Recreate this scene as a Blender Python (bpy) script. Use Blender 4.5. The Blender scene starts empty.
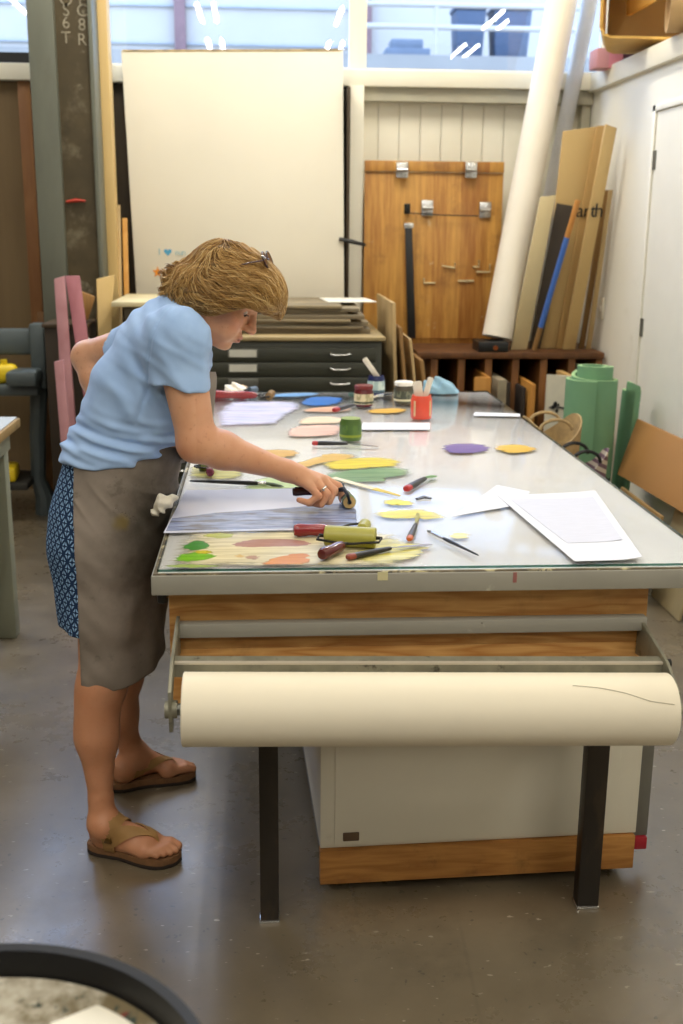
import bpy, bmesh, math, random
import numpy as np
from mathutils import Vector, Matrix, Euler
random.seed(7); RNG = np.random.default_rng(7)
SC = bpy.context.scene; COL = SC.collection
PI = math.pi
# ---------------------------------------------------------------- camera calibration (683 x 1024 frame)
CAM_H = 1.60; FPX = 1110.0
_n = lambda v: np.array(v, float) / np.linalg.norm(v)
_Y = _n((-79.5, 288, -FPX)); _Z = -_n((-39.5, -4288, -FPX)); _Z = _n(_Z - _Y * _Z.dot(_Y)); _X = np.cross(_Y, _Z)
CM = np.stack([_X, _Y, _Z])
def at(px, py, x=None, y=None, z=None):
    """world point on the plane x=, y= or z= that a photo pixel looks at"""
    d = CM @ np.array([px - 341.5, 512 - py, -FPX])
    t = x / d[0] if x is not None else y / d[1] if y is not None else (z - CAM_H) / d[2]
    return Vector((d[0] * t, d[1] * t, CAM_H + d[2] * t))
def J(px, py, y): return np.array(at(px, py, y=y))
cam_d = bpy.data.cameras.new('camera'); cam = bpy.data.objects.new('camera', cam_d); COL.objects.link(cam)
cam_d.sensor_fit = 'AUTO'; cam_d.sensor_width = 36; cam_d.lens = FPX / 1024 * 36
cam.matrix_world = Matrix.Translation((0, 0, CAM_H)) @ Matrix([list(r) for r in CM]).to_4x4()
cam_d.clip_start = .05; cam_d.clip_end = 200
cam_d.dof.use_dof = True; cam_d.dof.focus_distance = 2.75; cam_d.dof.aperture_fstop = 4.0
SC.camera = cam
SC.view_settings.view_transform = 'Standard'; SC.view_settings.look = 'None'
SC.view_settings.gamma = 1; SC.view_settings.use_curve_mapping = False; SC.view_settings.exposure = 0.22
# ---------------------------------------------------------------- materials
def lin(c):
    if isinstance(c, str):
        c = tuple(int(c[i:i + 2], 16) / 255 for i in (1, 3, 5))
        c = tuple(v / 12.92 if v <= .04045 else ((v + .055) / 1.055) ** 2.4 for v in c)
    return (*c[:3], 1.0)
class NT:
    def __init__(s, name):
        s.m = bpy.data.materials.new(name); s.m.use_nodes = True; s.t = s.m.node_tree; s.t.nodes.clear()
        s.out = s.n('ShaderNodeOutputMaterial')
    def n(s, typ, **kw):
        nd = s.t.nodes.new(typ)
        for k, v in kw.items():
            if k.startswith('i_'):
                key = k[2:]; key = int(key) if key.isdigit() else key.replace('_', ' ')
                s.set(nd.inputs[key], v)
            else: setattr(nd, k, v)
        return nd
    def set(s, inp, v):
        if isinstance(v, bpy.types.NodeSocket): s.t.links.new(v, inp)
        else: inp.default_value = v
    def math(s, op, a, b=0.0, clamp=False):
        nd = s.n('ShaderNodeMath', operation=op, use_clamp=clamp); s.set(nd.inputs[0], a); s.set(nd.inputs[1], b); return nd.outputs[0]
    def mix(s, f, a, b, blend='MIX'):
        nd = s.n('ShaderNodeMix', data_type='RGBA', blend_type=blend)
        s.set(nd.inputs[0], f); s.set(nd.inputs[6], a); s.set(nd.inputs[7], b); return nd.outputs[2]
    def ramp(s, f, stops):
        nd = s.n('ShaderNodeValToRGB'); e = nd.color_ramp.elements
        while len(e) > 1: e.remove(e[-1])
        e[0].position, e[0].color = stops[0]
        for p, c in stops[1:]: x = e.new(p); x.color = c
        s.set(nd.inputs[0], f); return nd.outputs[0]
    def coords(s, scale=(1, 1, 1), loc=(0, 0, 0), rot=(0, 0, 0), kind='Object'):
        tc = s.n('ShaderNodeTexCoord'); mp = s.n('ShaderNodeMapping')
        s.t.links.new(tc.outputs[kind], mp.inputs[0]); mp.inputs['Scale'].default_value = scale
        mp.inputs['Location'].default_value = loc; mp.inputs['Rotation'].default_value = rot; return mp.outputs[0]
    def noise(s, vec, scale=5, detail=4, rough=.55, dist=0):
        nd = s.n('ShaderNodeTexNoise', i_Vector=vec, i_Scale=scale, i_Detail=detail, i_Roughness=rough, i_Distortion=dist); return nd.outputs[0]
    def step(s, v, lo, hi):
        nd = s.n('ShaderNodeMapRange', interpolation_type='SMOOTHSTEP'); s.set(nd.inputs[0], v)
        nd.inputs[1].default_value = lo; nd.inputs[2].default_value = hi; return nd.outputs[0]
    def bsdf(s, color, rough=.5, metal=0, spec=.5, bump=None, bstr=.3, bdist=.002, **kw):
        b = s.n('ShaderNodeBsdfPrincipled'); s.set(b.inputs['Base Color'], color); s.set(b.inputs['Roughness'], rough)
        s.set(b.inputs['Metallic'], metal); s.set(b.inputs['Specular IOR Level'], spec)
        for k, v in kw.items(): s.set(b.inputs[k.replace('_', ' ')], v)
        if bump is not None:
            bp = s.n('ShaderNodeBump'); s.set(bp.inputs['Strength'], bstr); s.set(bp.inputs['Distance'], bdist); s.set(bp.inputs['Height'], bump)
            s.t.links.new(bp.outputs[0], b.inputs['Normal'])
        s.t.links.new(b.outputs[0], s.out.inputs[0]); return b
def mat(name, col, rough=.5, metal=0, var=.06, scale=6, stretch=(1, 1, 1), spec=.5, bump=0, bscale=60, stains=(), **kw):
    """plain paint/cloth/metal with slight mottling; stains = [(colour, noise scale, lo, hi)]"""
    t = NT(name); v = t.coords(stretch); nz = t.noise(v, scale); c = lin(col)
    dk = tuple(x * (1 - var) for x in c[:3]) + (1,); lt = tuple(min(1, x * (1 + var)) for x in c[:3]) + (1,)
    o = t.mix(t.step(nz, .3, .7), dk, lt)
    for i, (sc_, ns, lo, hi) in enumerate(stains):
        v2 = t.coords(stretch, (i * 3.1 + 1.7, i * 1.3, 4.4)); o = t.mix(t.step(t.noise(v2, ns, 5, .65), lo, hi), o, lin(sc_))
    t.bsdf(o, rough, metal, spec, t.noise(v, bscale, 3) if bump else None, bump, **kw); return t.m
def wood(name, c1, c2, axis='X', scale=1.0, rough=.55, ring=9.0, knots=True, spec=.35, dirt=0, c3=None):
    t = NT(name); st = {'X': (.12, 1, 1), 'Y': (1, .12, 1), 'Z': (1, 1, .12)}[axis]
    v = t.coords(tuple(k * scale for k in st)); warp = t.noise(v, 3.0, 3)
    w = t.math('FRACT', t.math('MULTIPLY', warp, ring)); w = t.math('ABSOLUTE', t.math('SUBTRACT', w, .5)); w = t.math('MULTIPLY', w, 2)
    fine = t.noise(t.coords(tuple(k * scale * (1 if k < .5 else 7) for k in st)), 9, 3)
    f = t.math('ADD', t.math('MULTIPLY', w, .6), t.math('MULTIPLY', fine, .45), True)
    o = t.mix(f, lin(c1), lin(c2))
    if c3: o = t.mix(t.step(t.noise(t.coords((scale,) * 3), 2.2, 3), .45, .7), o, lin(c3))
    if dirt: o = t.mix(t.math('MULTIPLY', t.step(t.noise(t.coords(), 9, 6, .7), .52, .75), dirt), o, lin('#2a2018'))
    t.bsdf(o, rough, 0, spec, fine, .15, .001); return t.m
def thin_glass(name, tint=(1, 1, 1), rough=.01, ior=1.5, gloss=(1, 1, 1)):
    t = NT(name); geo = t.n('ShaderNodeNewGeometry')
    i = t.math('ADD', t.math('MULTIPLY', geo.outputs['Backfacing'], 1 / ior - ior), ior)
    fr = t.n('ShaderNodeFresnel'); t.set(fr.inputs[0], i)
    a = t.n('ShaderNodeBsdfTransparent', i_Color=(*tint, 1)); g = t.n('ShaderNodeBsdfGlossy', i_Color=(*gloss, 1), i_Roughness=rough)
    mx = t.n('ShaderNodeMixShader'); t.set(mx.inputs[0], fr.outputs[0]); t.set(mx.inputs[1], a.outputs[0]); t.set(mx.inputs[2], g.outputs[0])
    t.t.links.new(mx.outputs[0], t.out.inputs[0]); return t.m
# ---------------------------------------------------------------- mesh builder
def frame_z(d):
    d = Vector(d).normalized(); return d.to_track_quat('Z', 'Y').to_matrix().to_4x4()
class MB:
    def __init__(s): s.b = bmesh.new()
    def _bev(s, vs, bevel, seg=2):
        if bevel <= 0: return
        es = {e for v in vs for e in v.link_edges}
        bmesh.ops.bevel(s.b, geom=list(es), offset=bevel, segments=seg, affect='EDGES', profile=.5, clamp_overlap=True)
    def box(s, c, size, rot=None, bevel=.0, seg=2):
        R = rot.to_matrix().to_4x4() if isinstance(rot, Euler) else (Euler(rot).to_matrix().to_4x4() if isinstance(rot, tuple) else (rot or Matrix()))
        M_ = Matrix.Translation(Vector(c)) @ R.to_4x4() @ Matrix.Diagonal((*size, 1))
        r = bmesh.ops.create_cube(s.b, size=1, matrix=M_); s._bev(r['verts'], bevel, seg); return s
    def bb(s, x0, x1, y0, y1, z0, z1, bevel=0.0, seg=2):
        return s.box(((x0 + x1) / 2, (y0 + y1) / 2, (z0 + z1) / 2), (abs(x1 - x0), abs(y1 - y0), abs(z1 - z0)), None, bevel, seg)
    def hexa(s, lo, hi, bevel=0.0):
        """box-like solid from two quads"""
        v = [s.b.verts.new(Vector(p)) for p in list(lo) + list(hi)]; n = len(lo)
        s.b.faces.new(v[:n][::-1]); s.b.faces.new(v[n:])
        for i in range(n): s.b.faces.new((v[i], v[(i + 1) % n], v[n + (i + 1) % n], v[n + i]))
        s._bev(v, bevel); return s
    def slab(s, pts, off, bevel=0.0):
        """flat polygon pts swept by the vector off"""
        o = Vector(off); return s.hexa(pts, [Vector(p) + o for p in pts], bevel)
    def cyl(s, p0, p1, r0, r1=None, seg=24, bevel=0.0, cap=True):
        p0, p1 = Vector(p0), Vector(p1); r1 = r0 if r1 is None else r1; d = p1 - p0
        M_ = Matrix.Translation((p0 + p1) / 2) @ frame_z(d)
        r = bmesh.ops.create_cone(s.b, cap_ends=cap, segments=seg, radius1=r0, radius2=r1, depth=d.length, matrix=M_)
        if bevel > 0:
            es = [e for e in {e for v in r['verts'] for e in v.link_edges} if any(len(f.verts) > 4 for f in e.link_faces)]
            bmesh.ops.bevel(s.b, geom=es, offset=bevel, segments=2, affect='EDGES', profile=.5, clamp_overlap=True)
        return s
    def lathe(s, prof, c=(0, 0, 0), axis=(0, 0, 1), seg=32, closed=False):
        M_ = Matrix.Translation(Vector(c)) @ frame_z(axis); rings = []
        for r, z in prof:
            if r < 1e-6: rings.append([s.b.verts.new(M_ @ Vector((0, 0, z)))])
            else: rings.append([s.b.verts.new(M_ @ Vector((r * math.cos(a), r * math.sin(a), z))) for a in [2 * PI * i / seg for i in range(seg)]])
        pr = list(zip(rings, rings[1:])) + ([(rings[-1], rings[0])] if closed else [])
        for A, B in pr:
            for i in range(seg):
                j = (i + 1) % seg
                q = [A[0]] if len(A) == 1 else [A[i], A[j]]
                q += [B[0]] if len(B) == 1 else [B[j], B[i]]
                if len(q) > 2: s.b.faces.new(q)
        return s
    def tube(s, pts, rad, seg=10, flat=None, up=(0, 0, 1), cap=True):
        """swept tube; rad number/list; flat = squash factor across the second axis"""
        P = [Vector(p) for p in pts]; n = len(P); R = rad if isinstance(rad, (list, tuple)) else [rad] * n; rings = []
        ref = Vector(up)
        for i in range(n):
            d = (P[min(i + 1, n - 1)] - P[max(i - 1, 0)]).normalized()
            a = d.cross(ref)
            if a.length < 1e-4: a = d.cross(Vector((1, .2, 0)))
            a.normalize(); b_ = a.cross(d).normalized(); fl = 1 if flat is None else flat
            rings.append([s.b.verts.new(P[i] + a * (R[i] * math.cos(t)) + b_ * (R[i] * fl * math.sin(t))) for t in [2 * PI * k / seg for k in range(seg)]])
        for A, B in zip(rings, rings[1:]):
            for k in range(seg): s.b.faces.new((A[k], A[(k + 1) % seg], B[(k + 1) % seg], B[k]))
        if cap: s.b.faces.new(rings[0][::-1]); s.b.faces.new(rings[-1])
        return s
    def grid(s, fn, nu, nv, thick=0.0, nrm=None):
        """surface fn(u,v) in [0,1]^2, optionally given thickness along nrm"""
        V = [[s.b.verts.new(Vector(fn(i / nu, j / nv))) for j in range(nv + 1)] for i in range(nu + 1)]
        fs = [s.b.faces.new((V[i][j], V[i + 1][j], V[i + 1][j + 1], V[i][j + 1])) for i in range(nu) for j in range(nv)]
        s.b.normal_update()
        if thick: bmesh.ops.solidify(s.b, geom=fs, thickness=thick)
        return s
    def sphere(s, c, r, sx=(1, 1, 1), seg=20, rot=None):
        M_ = Matrix.Translation(Vector(c)) @ (rot.to_4x4() if rot else Matrix()) @ Matrix.Diagonal((r * sx[0], r * sx[1], r * sx[2], 1))
        bmesh.ops.create_uvsphere(s.b, u_segments=seg, v_segments=seg // 2, radius=1, matrix=M_); return s
    def build(s, name, m, parent=None, smooth=.6, origin=None):
        bmesh.ops.recalc_face_normals(s.b, faces=s.b.faces[:])
        me = bpy.data.meshes.new(name); 
        o = bpy.data.objects.new(name, me)
        if parent is not None: off = WLOC[parent.name]
        else:
            vs = [v.co for v in s.b.verts]
            off = Vector(origin) if origin is not None else Vector(((min(v.x for v in vs) + max(v.x for v in vs)) / 2, (min(v.y for v in vs) + max(v.y for v in vs)) / 2, min(v.z for v in vs)))
        bmesh.ops.translate(s.b, verts=s.b.verts[:], vec=-off); s.b.to_mesh(me); s.b.free()
        COL.objects.link(o); WLOC[o.name] = off.copy()
        if parent is not None: o.parent = parent
        else: o.location = off
        for mm in (m if isinstance(m, (list, tuple)) else [m]): me.materials.append(mm)
        if smooth:
            me.polygons.foreach_set('use_smooth', [True] * len(me.polygons)); me.set_sharp_from_angle(angle=smooth)
        return o
WLOC = {}
def tag(o, label, cat, group=None, kind=None):
    o['label'] = label; o['category'] = cat
    if group: o['group'] = group
    if kind: o['kind'] = kind
    return o
def thing(name, label, cat, loc, group=None):
    o = bpy.data.objects.new(name, None); COL.objects.link(o); o.location = loc; WLOC[o.name] = Vector(loc); o.empty_display_size = .05
    return tag(o, label, cat, group)
def struct(o): o['kind'] = 'structure'; return o
def copy_tree(o, parent=None):
    c = o.copy(); COL.objects.link(c); WLOC[c.name] = WLOC[o.name].copy()
    if parent: c.parent = parent
    for ch in list(o.children): copy_tree(ch, c)
    return c
def text(body, name, m, parent, loc, rot, size, extrude=.0006, ax='CENTER'):
    cu = bpy.data.curves.new(name, 'FONT'); cu.body = body; cu.size = size; cu.extrude = extrude; cu.align_x = ax; cu.align_y = 'CENTER'
    tmp = bpy.data.objects.new('tmp', cu); COL.objects.link(tmp); bpy.context.view_layer.update()
    me = bpy.data.meshes.new_from_object(tmp.evaluated_get(bpy.context.evaluated_depsgraph_get())); bpy.data.objects.remove(tmp)
    Mx = Matrix.Translation(Vector(loc)) @ (rot.to_4x4() if isinstance(rot, Matrix) else Euler(rot).to_matrix().to_4x4())
    off = WLOC[parent.name] if parent else Vector((0, 0, 0))
    me.transform(Matrix.Translation(-off) @ Mx); me.name = name
    o = bpy.data.objects.new(name, me); COL.objects.link(o); WLOC[o.name] = off.copy()
    if parent: o.parent = parent
    me.materials.clear(); me.materials.append(m); return o
# ---------------------------------------------------------------- signed distance fields and surface nets
def smin(a, b, k):
    if k <= 0: return np.minimum(a, b)
    h = np.clip(k - np.abs(a - b), 0, None) / k; return np.minimum(a, b) - h * h * k * .25
def smax(a, b, k): return -smin(-a, -b, k)
class Prim:
    def __init__(s, c, r, fn, k=.02, op='u'): s.c, s.r, s.fn, s.k, s.op = np.array(c, float), r, fn, k, op
def rc(a, b, ra, rb, k=.02, op='u'):
    a, b = np.array(a, float), np.array(b, float); ba = b - a; L2 = ba.dot(ba) + 1e-12
    def fn(P):
        q = P - a; t = np.clip(q @ ba / L2, 0, 1); return np.linalg.norm(q - t[:, None] * ba, axis=1) - (ra + (rb - ra) * t)
    return Prim((a + b) / 2, math.sqrt(L2) / 2 + max(ra, rb), fn, k, op)
def tor(a, b, ra, rb, wa, wb, k=.03, op='u', yaxis=(0, 1, 0)):
    """body segment with half thickness r in the side plane and half width w across"""
    a, b = np.array(a, float), np.array(b, float); ba = b - a; ya = _n(yaxis); ba2 = ba - ya * ba.dot(ya); L2 = ba2.dot(ba2) + 1e-12
    def fn(P):
        q = P - a; t = np.clip(q @ ba2 / L2, 0, 1); q = q - t[:, None] * ba; v = q @ ya; u2 = np.maximum((q * q).sum(1) - v * v, 0)
        r = ra + (rb - ra) * t; w = wa + (wb - wa) * t
        k0 = np.sqrt(u2 / r**2 + v * v / w**2) + 1e-9; k1 = np.sqrt(u2 / r**4 + v * v / w**4) + 1e-9; return k0 * (k0 - 1) / k1
    return Prim((a + b) / 2, math.sqrt(ba.dot(ba)) / 2 + max(ra, rb, wa, wb), fn, k, op)
def ell(c, r, R=None, k=.02, op='u'):
    c, r = np.array(c, float), np.array(r, float)
    def fn(P):
        q = P - c
        if R is not None: q = q @ R.T
        k0 = np.linalg.norm(q / r, axis=1) + 1e-9; k1 = np.linalg.norm(q / r**2, axis=1) + 1e-9; return k0 * (k0 - 1) / k1
    return Prim(c, r.max(), fn, k, op)
def plane(p, nrm, k=.004):
    """keeps the side nrm points away from"""
    p, nrm = np.array(p, float), _n(nrm); return Prim(p, 99, lambda P: (P - p) @ nrm, k, 'i')
class Field:
    def __init__(s, prims, disp=None): s.p = prims; s.disp = disp; s.C = np.array([q.c for q in prims]); s.R = np.array([q.r + q.k for q in prims])
    def __call__(s, P, c=None, r=0):
        d = np.full(len(P), 1.0); sel = range(len(s.p)) if c is None else np.nonzero(np.linalg.norm(s.C - c, axis=1) < s.R + r + .03)[0]
        for i in sel:
            q = s.p[i]; v = q.fn(P)
            d = smin(d, v, q.k) if q.op == 'u' else smax(d, -v if q.op == 's' else v, q.k)
        return d - s.disp(P) if s.disp else d
def polygonise(F, lo, hi, h, B=8):
    lo = np.array(lo, float); n = np.ceil((np.array(hi) - lo) / (h * B)).astype(int)
    ii = np.stack(np.meshgrid(*[np.arange(k) for k in n], indexing='ij'), -1).reshape(-1, 3)
    cen = lo + (ii + .5) * h * B; rad = h * B * .9
    d = np.concatenate([F(cen[i:i + 20000]) for i in range(0, len(cen), 20000)])
    ii = ii[np.abs(d) < rad * 1.9 + .008]
    m = B + 2; g = np.stack(np.meshgrid(*[np.arange(m)] * 3, indexing='ij'), -1).reshape(-1, 3)
    off8 = [(i, j, k) for i in (0, 1) for j in (0, 1) for k in (0, 1)]
    edges = [(a, b) for a in range(8) for b in range(a + 1, 8) if sum(abs(off8[a][t] - off8[b][t]) for t in range(3)) == 1]
    VK, VP, QK = [], [], []; S = int(n.max() * B + 16)
    key = lambda c: (c[:, 0] * S + c[:, 1]) * S + c[:, 2]
    for blk in ii:
        base = blk * B; P = lo + (base + g) * h
        f = F(P, lo + (base + m / 2) * h, h * m * .87).reshape(m, m, m)
        if f.min() > 0 or f.max() < 0: continue
        cn = [f[i:m - 1 + i, j:m - 1 + j, k:m - 1 + k] for i, j, k in off8]
        ins = sum((c < 0).astype(int) for c in cn); act = (ins > 0) & (ins < 8); idx = np.argwhere(act)
        if len(idx) == 0: continue
        cv = np.stack([c[act] for c in cn], 1); acc = np.zeros((len(idx), 3)); cnt = np.zeros(len(idx))
        for a, b in edges:
            fa, fb = cv[:, a], cv[:, b]; x = (fa < 0) != (fb < 0); t = np.where(x, fa / np.where(x, fa - fb, 1), 0)
            p = np.array(off8[a]) + t[:, None] * (np.array(off8[b]) - np.array(off8[a])); acc += np.where(x[:, None], p, 0); cnt += x
        VK.append(key(base + idx)); VP.append(lo + (base + idx + acc / cnt[:, None]) * h)
        for ax in range(3):
            a1, a2 = [(1, 2), (2, 0), (0, 1)][ax]; sl = [slice(1, B + 1)] * 3; s2 = list(sl); s2[ax] = slice(2, B + 2)
            A_, B_ = f[tuple(sl)] < 0, f[tuple(s2)] < 0; e = np.argwhere(A_ != B_) + 1
            if len(e) == 0: continue
            flip = A_[tuple((e - 1).T)]; u = np.zeros(3, int); u[a1] = 1; w = np.zeros(3, int); w[a2] = 1
            q = np.stack([key(base + e - u - w), key(base + e - w), key(base + e), key(base + e - u)], 1)
            q[~flip] = q[~flip][:, ::-1]; QK.append(q)
    VK = np.concatenate(VK); VP = np.concatenate(VP); QK = np.concatenate(QK)
    uk, first = np.unique(VK, return_index=True); V = VP[first]; Q = np.searchsorted(uk, QK)
    ok = (uk[np.clip(Q, 0, len(uk) - 1)] == QK).all(1); return V, Q[ok]
def np_mesh(name, V, Q, m, parent=None, origin=None, smooth=True):
    me = bpy.data.meshes.new(name); off = WLOC[parent.name] if parent is not None else Vector(origin)
    me.vertices.add(len(V)); me.vertices.foreach_set('co', (V - np.array(off)).astype(np.float32).ravel())
    me.loops.add(len(Q) * 4); me.loops.foreach_set('vertex_index', Q.astype(np.int32).ravel())
    me.polygons.add(len(Q)); me.polygons.foreach_set('loop_start', np.arange(0, len(Q) * 4, 4, dtype=np.int32))
    me.update(calc_edges=True); me.validate()
    me.polygons.foreach_set('use_smooth', np.full(len(me.polygons), smooth)); me.materials.append(m)
    o = bpy.data.objects.new(name, me); COL.objects.link(o); WLOC[o.name] = Vector(off)
    if parent is not None: o.parent = parent
    else: o.location = off
    return o
def attr(o, name, val):
    a = o.data.attributes.new(name, 'FLOAT', 'POINT'); a.data.foreach_set('value', val.astype(np.float32))
# ================================================================ materials shared
M = {}
M['cream'] = mat('cream paint', '#e9e3cf', .55, var=.02, scale=2)
M['white_wall'] = mat('white wall paint', '#efebdd', .6, var=.02, scale=1.5, stains=[('#d3cbb4', 2.3, .62, .9)])
M['door_white'] = mat('white door paint', '#f1eee2', .4, var=.015)
M['steel'] = mat('grey steel', '#77776f', .4, .6, var=.15)
M['chrome'] = mat('bright metal', '#c9c9c6', .25, .9, var=.08)
M['black'] = mat('black plastic', '#141414', .4)
M['dark_metal'] = mat('dark metal', '#26241f', .45, .5, var=.2)
M['ceiling'] = mat('ceiling white', '#e6e0d0', .8)
M['glass'] = thin_glass('window glass', (.93, .97, 1.0), .02)
# floor: worn sealed concrete
t = NT('worn concrete'); v = t.coords()
base = t.mix(t.step(t.noise(v, 1.1, 6, .62), .3, .7), lin('#574d3c'), lin('#7d705a'))
base = t.mix(t.math('MULTIPLY', t.step(t.noise(t.coords(loc=(5, 2, 0)), 3.5, 8, .7), .5, .72), .5), base, lin('#433a2c'))
base = t.mix(t.math('MULTIPLY', t.step(t.noise(t.coords(loc=(1, 7, 0)), 46, 2, .5), .69, .74), .75), base, lin('#3c362c'))
base = t.mix(t.math('MULTIPLY', t.step(t.noise(t.coords(loc=(9, 4, 0), scale=(1, 2.5, 1)), 30, 2, .5), .69, .74), .7), base, lin('#c5bba8'))
vor = t.n('ShaderNodeTexVoronoi', feature='DISTANCE_TO_EDGE', i_Vector=v, i_Scale=.55)
crack = t.step(vor.outputs[0], .0, .004)
base = t.mix(t.math('MULTIPLY', t.math('MULTIPLY', t.math('SUBTRACT', 1, crack), t.step(t.noise(v, 1.3, 3), .5, .6)), .25), base, lin('#4a4438'))
rg = t.n('ShaderNodeMapRange'); t.set(rg.inputs[0], t.noise(v, 4, 6, .7)); rg.inputs[3].default_value = .28; rg.inputs[4].default_value = .48
rg2 = t.n('ShaderNodeMapRange'); t.set(rg2.inputs[0], t.noise(t.coords(loc=(2, 9, 0)), 2.6, 7, .75)); rg2.inputs[1].default_value = .3; rg2.inputs[2].default_value = .7; rg2.inputs[3].default_value = .2; rg2.inputs[4].default_value = .42
t.bsdf(base, rg.outputs[0], 0, .6, t.noise(v, 25, 5), .06, .004, Coat_Weight=1.0, Coat_Roughness=rg2.outputs[0], Coat_IOR=1.6); M['floor'] = t.m
# plank wall (vertical grooves)
t = NT('cream plank wall'); v = t.coords(); sx = t.n('ShaderNodeSeparateXYZ'); t.set(sx.inputs[0], v)
g = t.math('ABSOLUTE', t.math('SUBTRACT', t.math('FRACT', t.math('DIVIDE', sx.outputs[0], .125)), .5)); g = t.step(g, .0, .035)
t.bsdf(t.mix(t.step(t.noise(v, 3), .3, .7), lin('#e4dfca'), lin('#ece7d4')), .6, 0, .4, g, 1.0, .006); M['plank'] = t.m
M['brown_panel'] = wood('brown hardboard', '#6b573b', '#7d6848', 'Z', 1.2, .7, 3)
M['low_fill_wall'] = mat('dark brown grey wall', '#7d7566', .8, var=.15, scale=1.5)  # for the unseen walls, darkened to cut the fill light
# ================================================================ shell
XR, YB, ZC = 1.943, 6.85, 4.3
struct(MB().bb(-4.5, 4.5, -4.5, 7.0, -.1, 0).build('floor', M['floor']))
struct(MB().bb(-4.6, 4.6, -4.6, 7.1, ZC, ZC + .1).build('ceiling', M['ceiling']))
struct(MB().bb(-4.6, -4.5, -4.5, 7.0, 0, ZC).build('wall_left', M['low_fill_wall']))
struct(MB().bb(4.5, 4.6, -4.5, 7.0, 0, ZC).build('wall_far_right', M['white_wall']))
struct(MB().bb(-4.5, 4.5, -4.6, -4.5, 0, ZC).build('wall_front', M['low_fill_wall']))
struct(MB().bb(-4.5, 4.5, YB + .02, 7.0, 0, 2.44).build('wall_back', M['plank']))
struct(MB().bb(-4.5, 4.5, YB + .02, 7.0, 4.15, ZC).build('wall_back_header', M['cream']))
# enclosure on the right: wall with a cap ledge and a roof things are stored on
DL, DT = 5.66, 2.155      # door jamb (deeper edge) and door head
DN = 4.72                # nearer jamb
w = MB().bb(XR, XR + .1, DL, YB, 0, 2.36).bb(XR, XR + .1, DN, DL, DT, 2.36).bb(XR, XR + .1, 1.6, DN, 0, 2.36)
struct(w.build('wall_right', M['white_wall']))
struct(MB().bb(XR - .035, XR + .12, 1.6, YB + .02, 2.36, 2.46, .006).build('trim_right_ledge', M['cream']))
struct(MB().bb(XR + .12, 4.5, 1.6, YB, 2.40, 2.44).build('ceiling_enclosure', M['white_wall']))
struct(MB().bb(XR + .1, 4.5, 1.6, 1.7, 0, 2.40).build('wall_right_return', M['white_wall']))
# door
dr = MB().bb(XR + .004, XR + .052, DN + .003, DL - .003, .008, DT - .003).build('door_1', M['door_white']); struct(dr)
for pz in (at(655, 160, x=XR).z, at(640, 327, x=XR).z):
    MB().cyl((XR + .004, DL - .004, pz - .045), (XR + .004, DL - .004, pz + .045), .009, seg=12).bb(XR - .002, XR + .012, DL - .03, DL + .006, pz - .045, pz + .045).build('hinge', M['steel'], dr)
MB().bb(XR - .008, XR, DL, DL + .04, 0, DT + .03, .002).bb(XR - .008, XR, DN - .04, DL + .04, DT, DT + .03, .002).build('door_frame', M['white_wall'], dr)
sp = at(602, 308, x=XR); o = MB().bb(XR - .008, XR, sp.y - .04, sp.y + .04, sp.z - .06, sp.z + .06, .003).build('light_switch', M['cream'])
MB().bb(XR - .016, XR - .008, sp.y - .008, sp.y + .008, sp.z - .016, sp.z + .016, .002).build('toggle', M['door_white'], o)
tag(o, 'cream light switch plate on the white wall behind the leaning boards', 'light switch')
struct(MB().bb(XR - .012, XR, 5.72, YB, 0, .1, .003).build('baseboard_right', M['cream']))
# back wall: sill, grey beam, posts and windows
struct(MB().bb(-4.5, 2.6, 6.74, YB + .02, 2.37, 2.46, .005).build('trim_1', M['cream']))
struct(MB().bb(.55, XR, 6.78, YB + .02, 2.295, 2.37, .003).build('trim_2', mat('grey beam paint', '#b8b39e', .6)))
struct(MB().bb(.505, .59, 6.72, YB + .02, 0, 2.37, .004).build('trim_3', M['cream']))
struct(MB().bb(XR - .06, XR - .005, 6.80, YB + .02, 0, 2.3, .003).build('trim_4', mat('grey post paint', '#a9a48e', .6)))
struct(MB().bb(-4.5, -.98, 6.80, YB + .02, 0, 2.37).build('wall_back_panel', M['brown_panel']))
struct(MB().bb(-1.37, -1.30, 6.77, 6.80, 0, 2.37, .003).build('trim_5', wood('brown batten', '#7a4f2c', '#8a6038', 'Z', 2)))
struct(MB().bb(-.98, .505, 6.80, YB + .02, 0, 2.37).build('wall_back_dark', wood('dark stained boards', '#30271a', '#3f3322', 'Z', 2)))
M['frame_dark'] = mat('black window frame', '#1a1a1c', .5); M['frame_cream'] = M['cream']
def window(name, x0, x1, m, bot):
    f = MB().bb(x0, x0 + .05, 6.78, 6.84, 2.46, 4.15).bb(x1 - .05, x1, 6.78, 6.84, 2.46, 4.15).bb(x0 + .05, x1 - .05, 6.78, 6.84, 4.1, 4.15).bb(x0 + .05, x1 - .05, 6.78, 6.84, 2.46, 2.46 + bot)
    f = f.build(name, m); struct(f)
    MB().bb(x0 + .05, x1 - .05, 6.806, 6.812, 2.46 + bot, 4.1).build('pane', M['glass'], f)
window('window_1', -4.5, -.98, M['frame_dark'], .06)
window('window_2', -.98, .555, M['frame_cream'], .012)
window('window_3', .555, 2.02, M['frame_cream'], .012)
window('window_4', 2.02, 4.5, mat('grey window frame', '#8f98a6', .5), .012)
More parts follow.
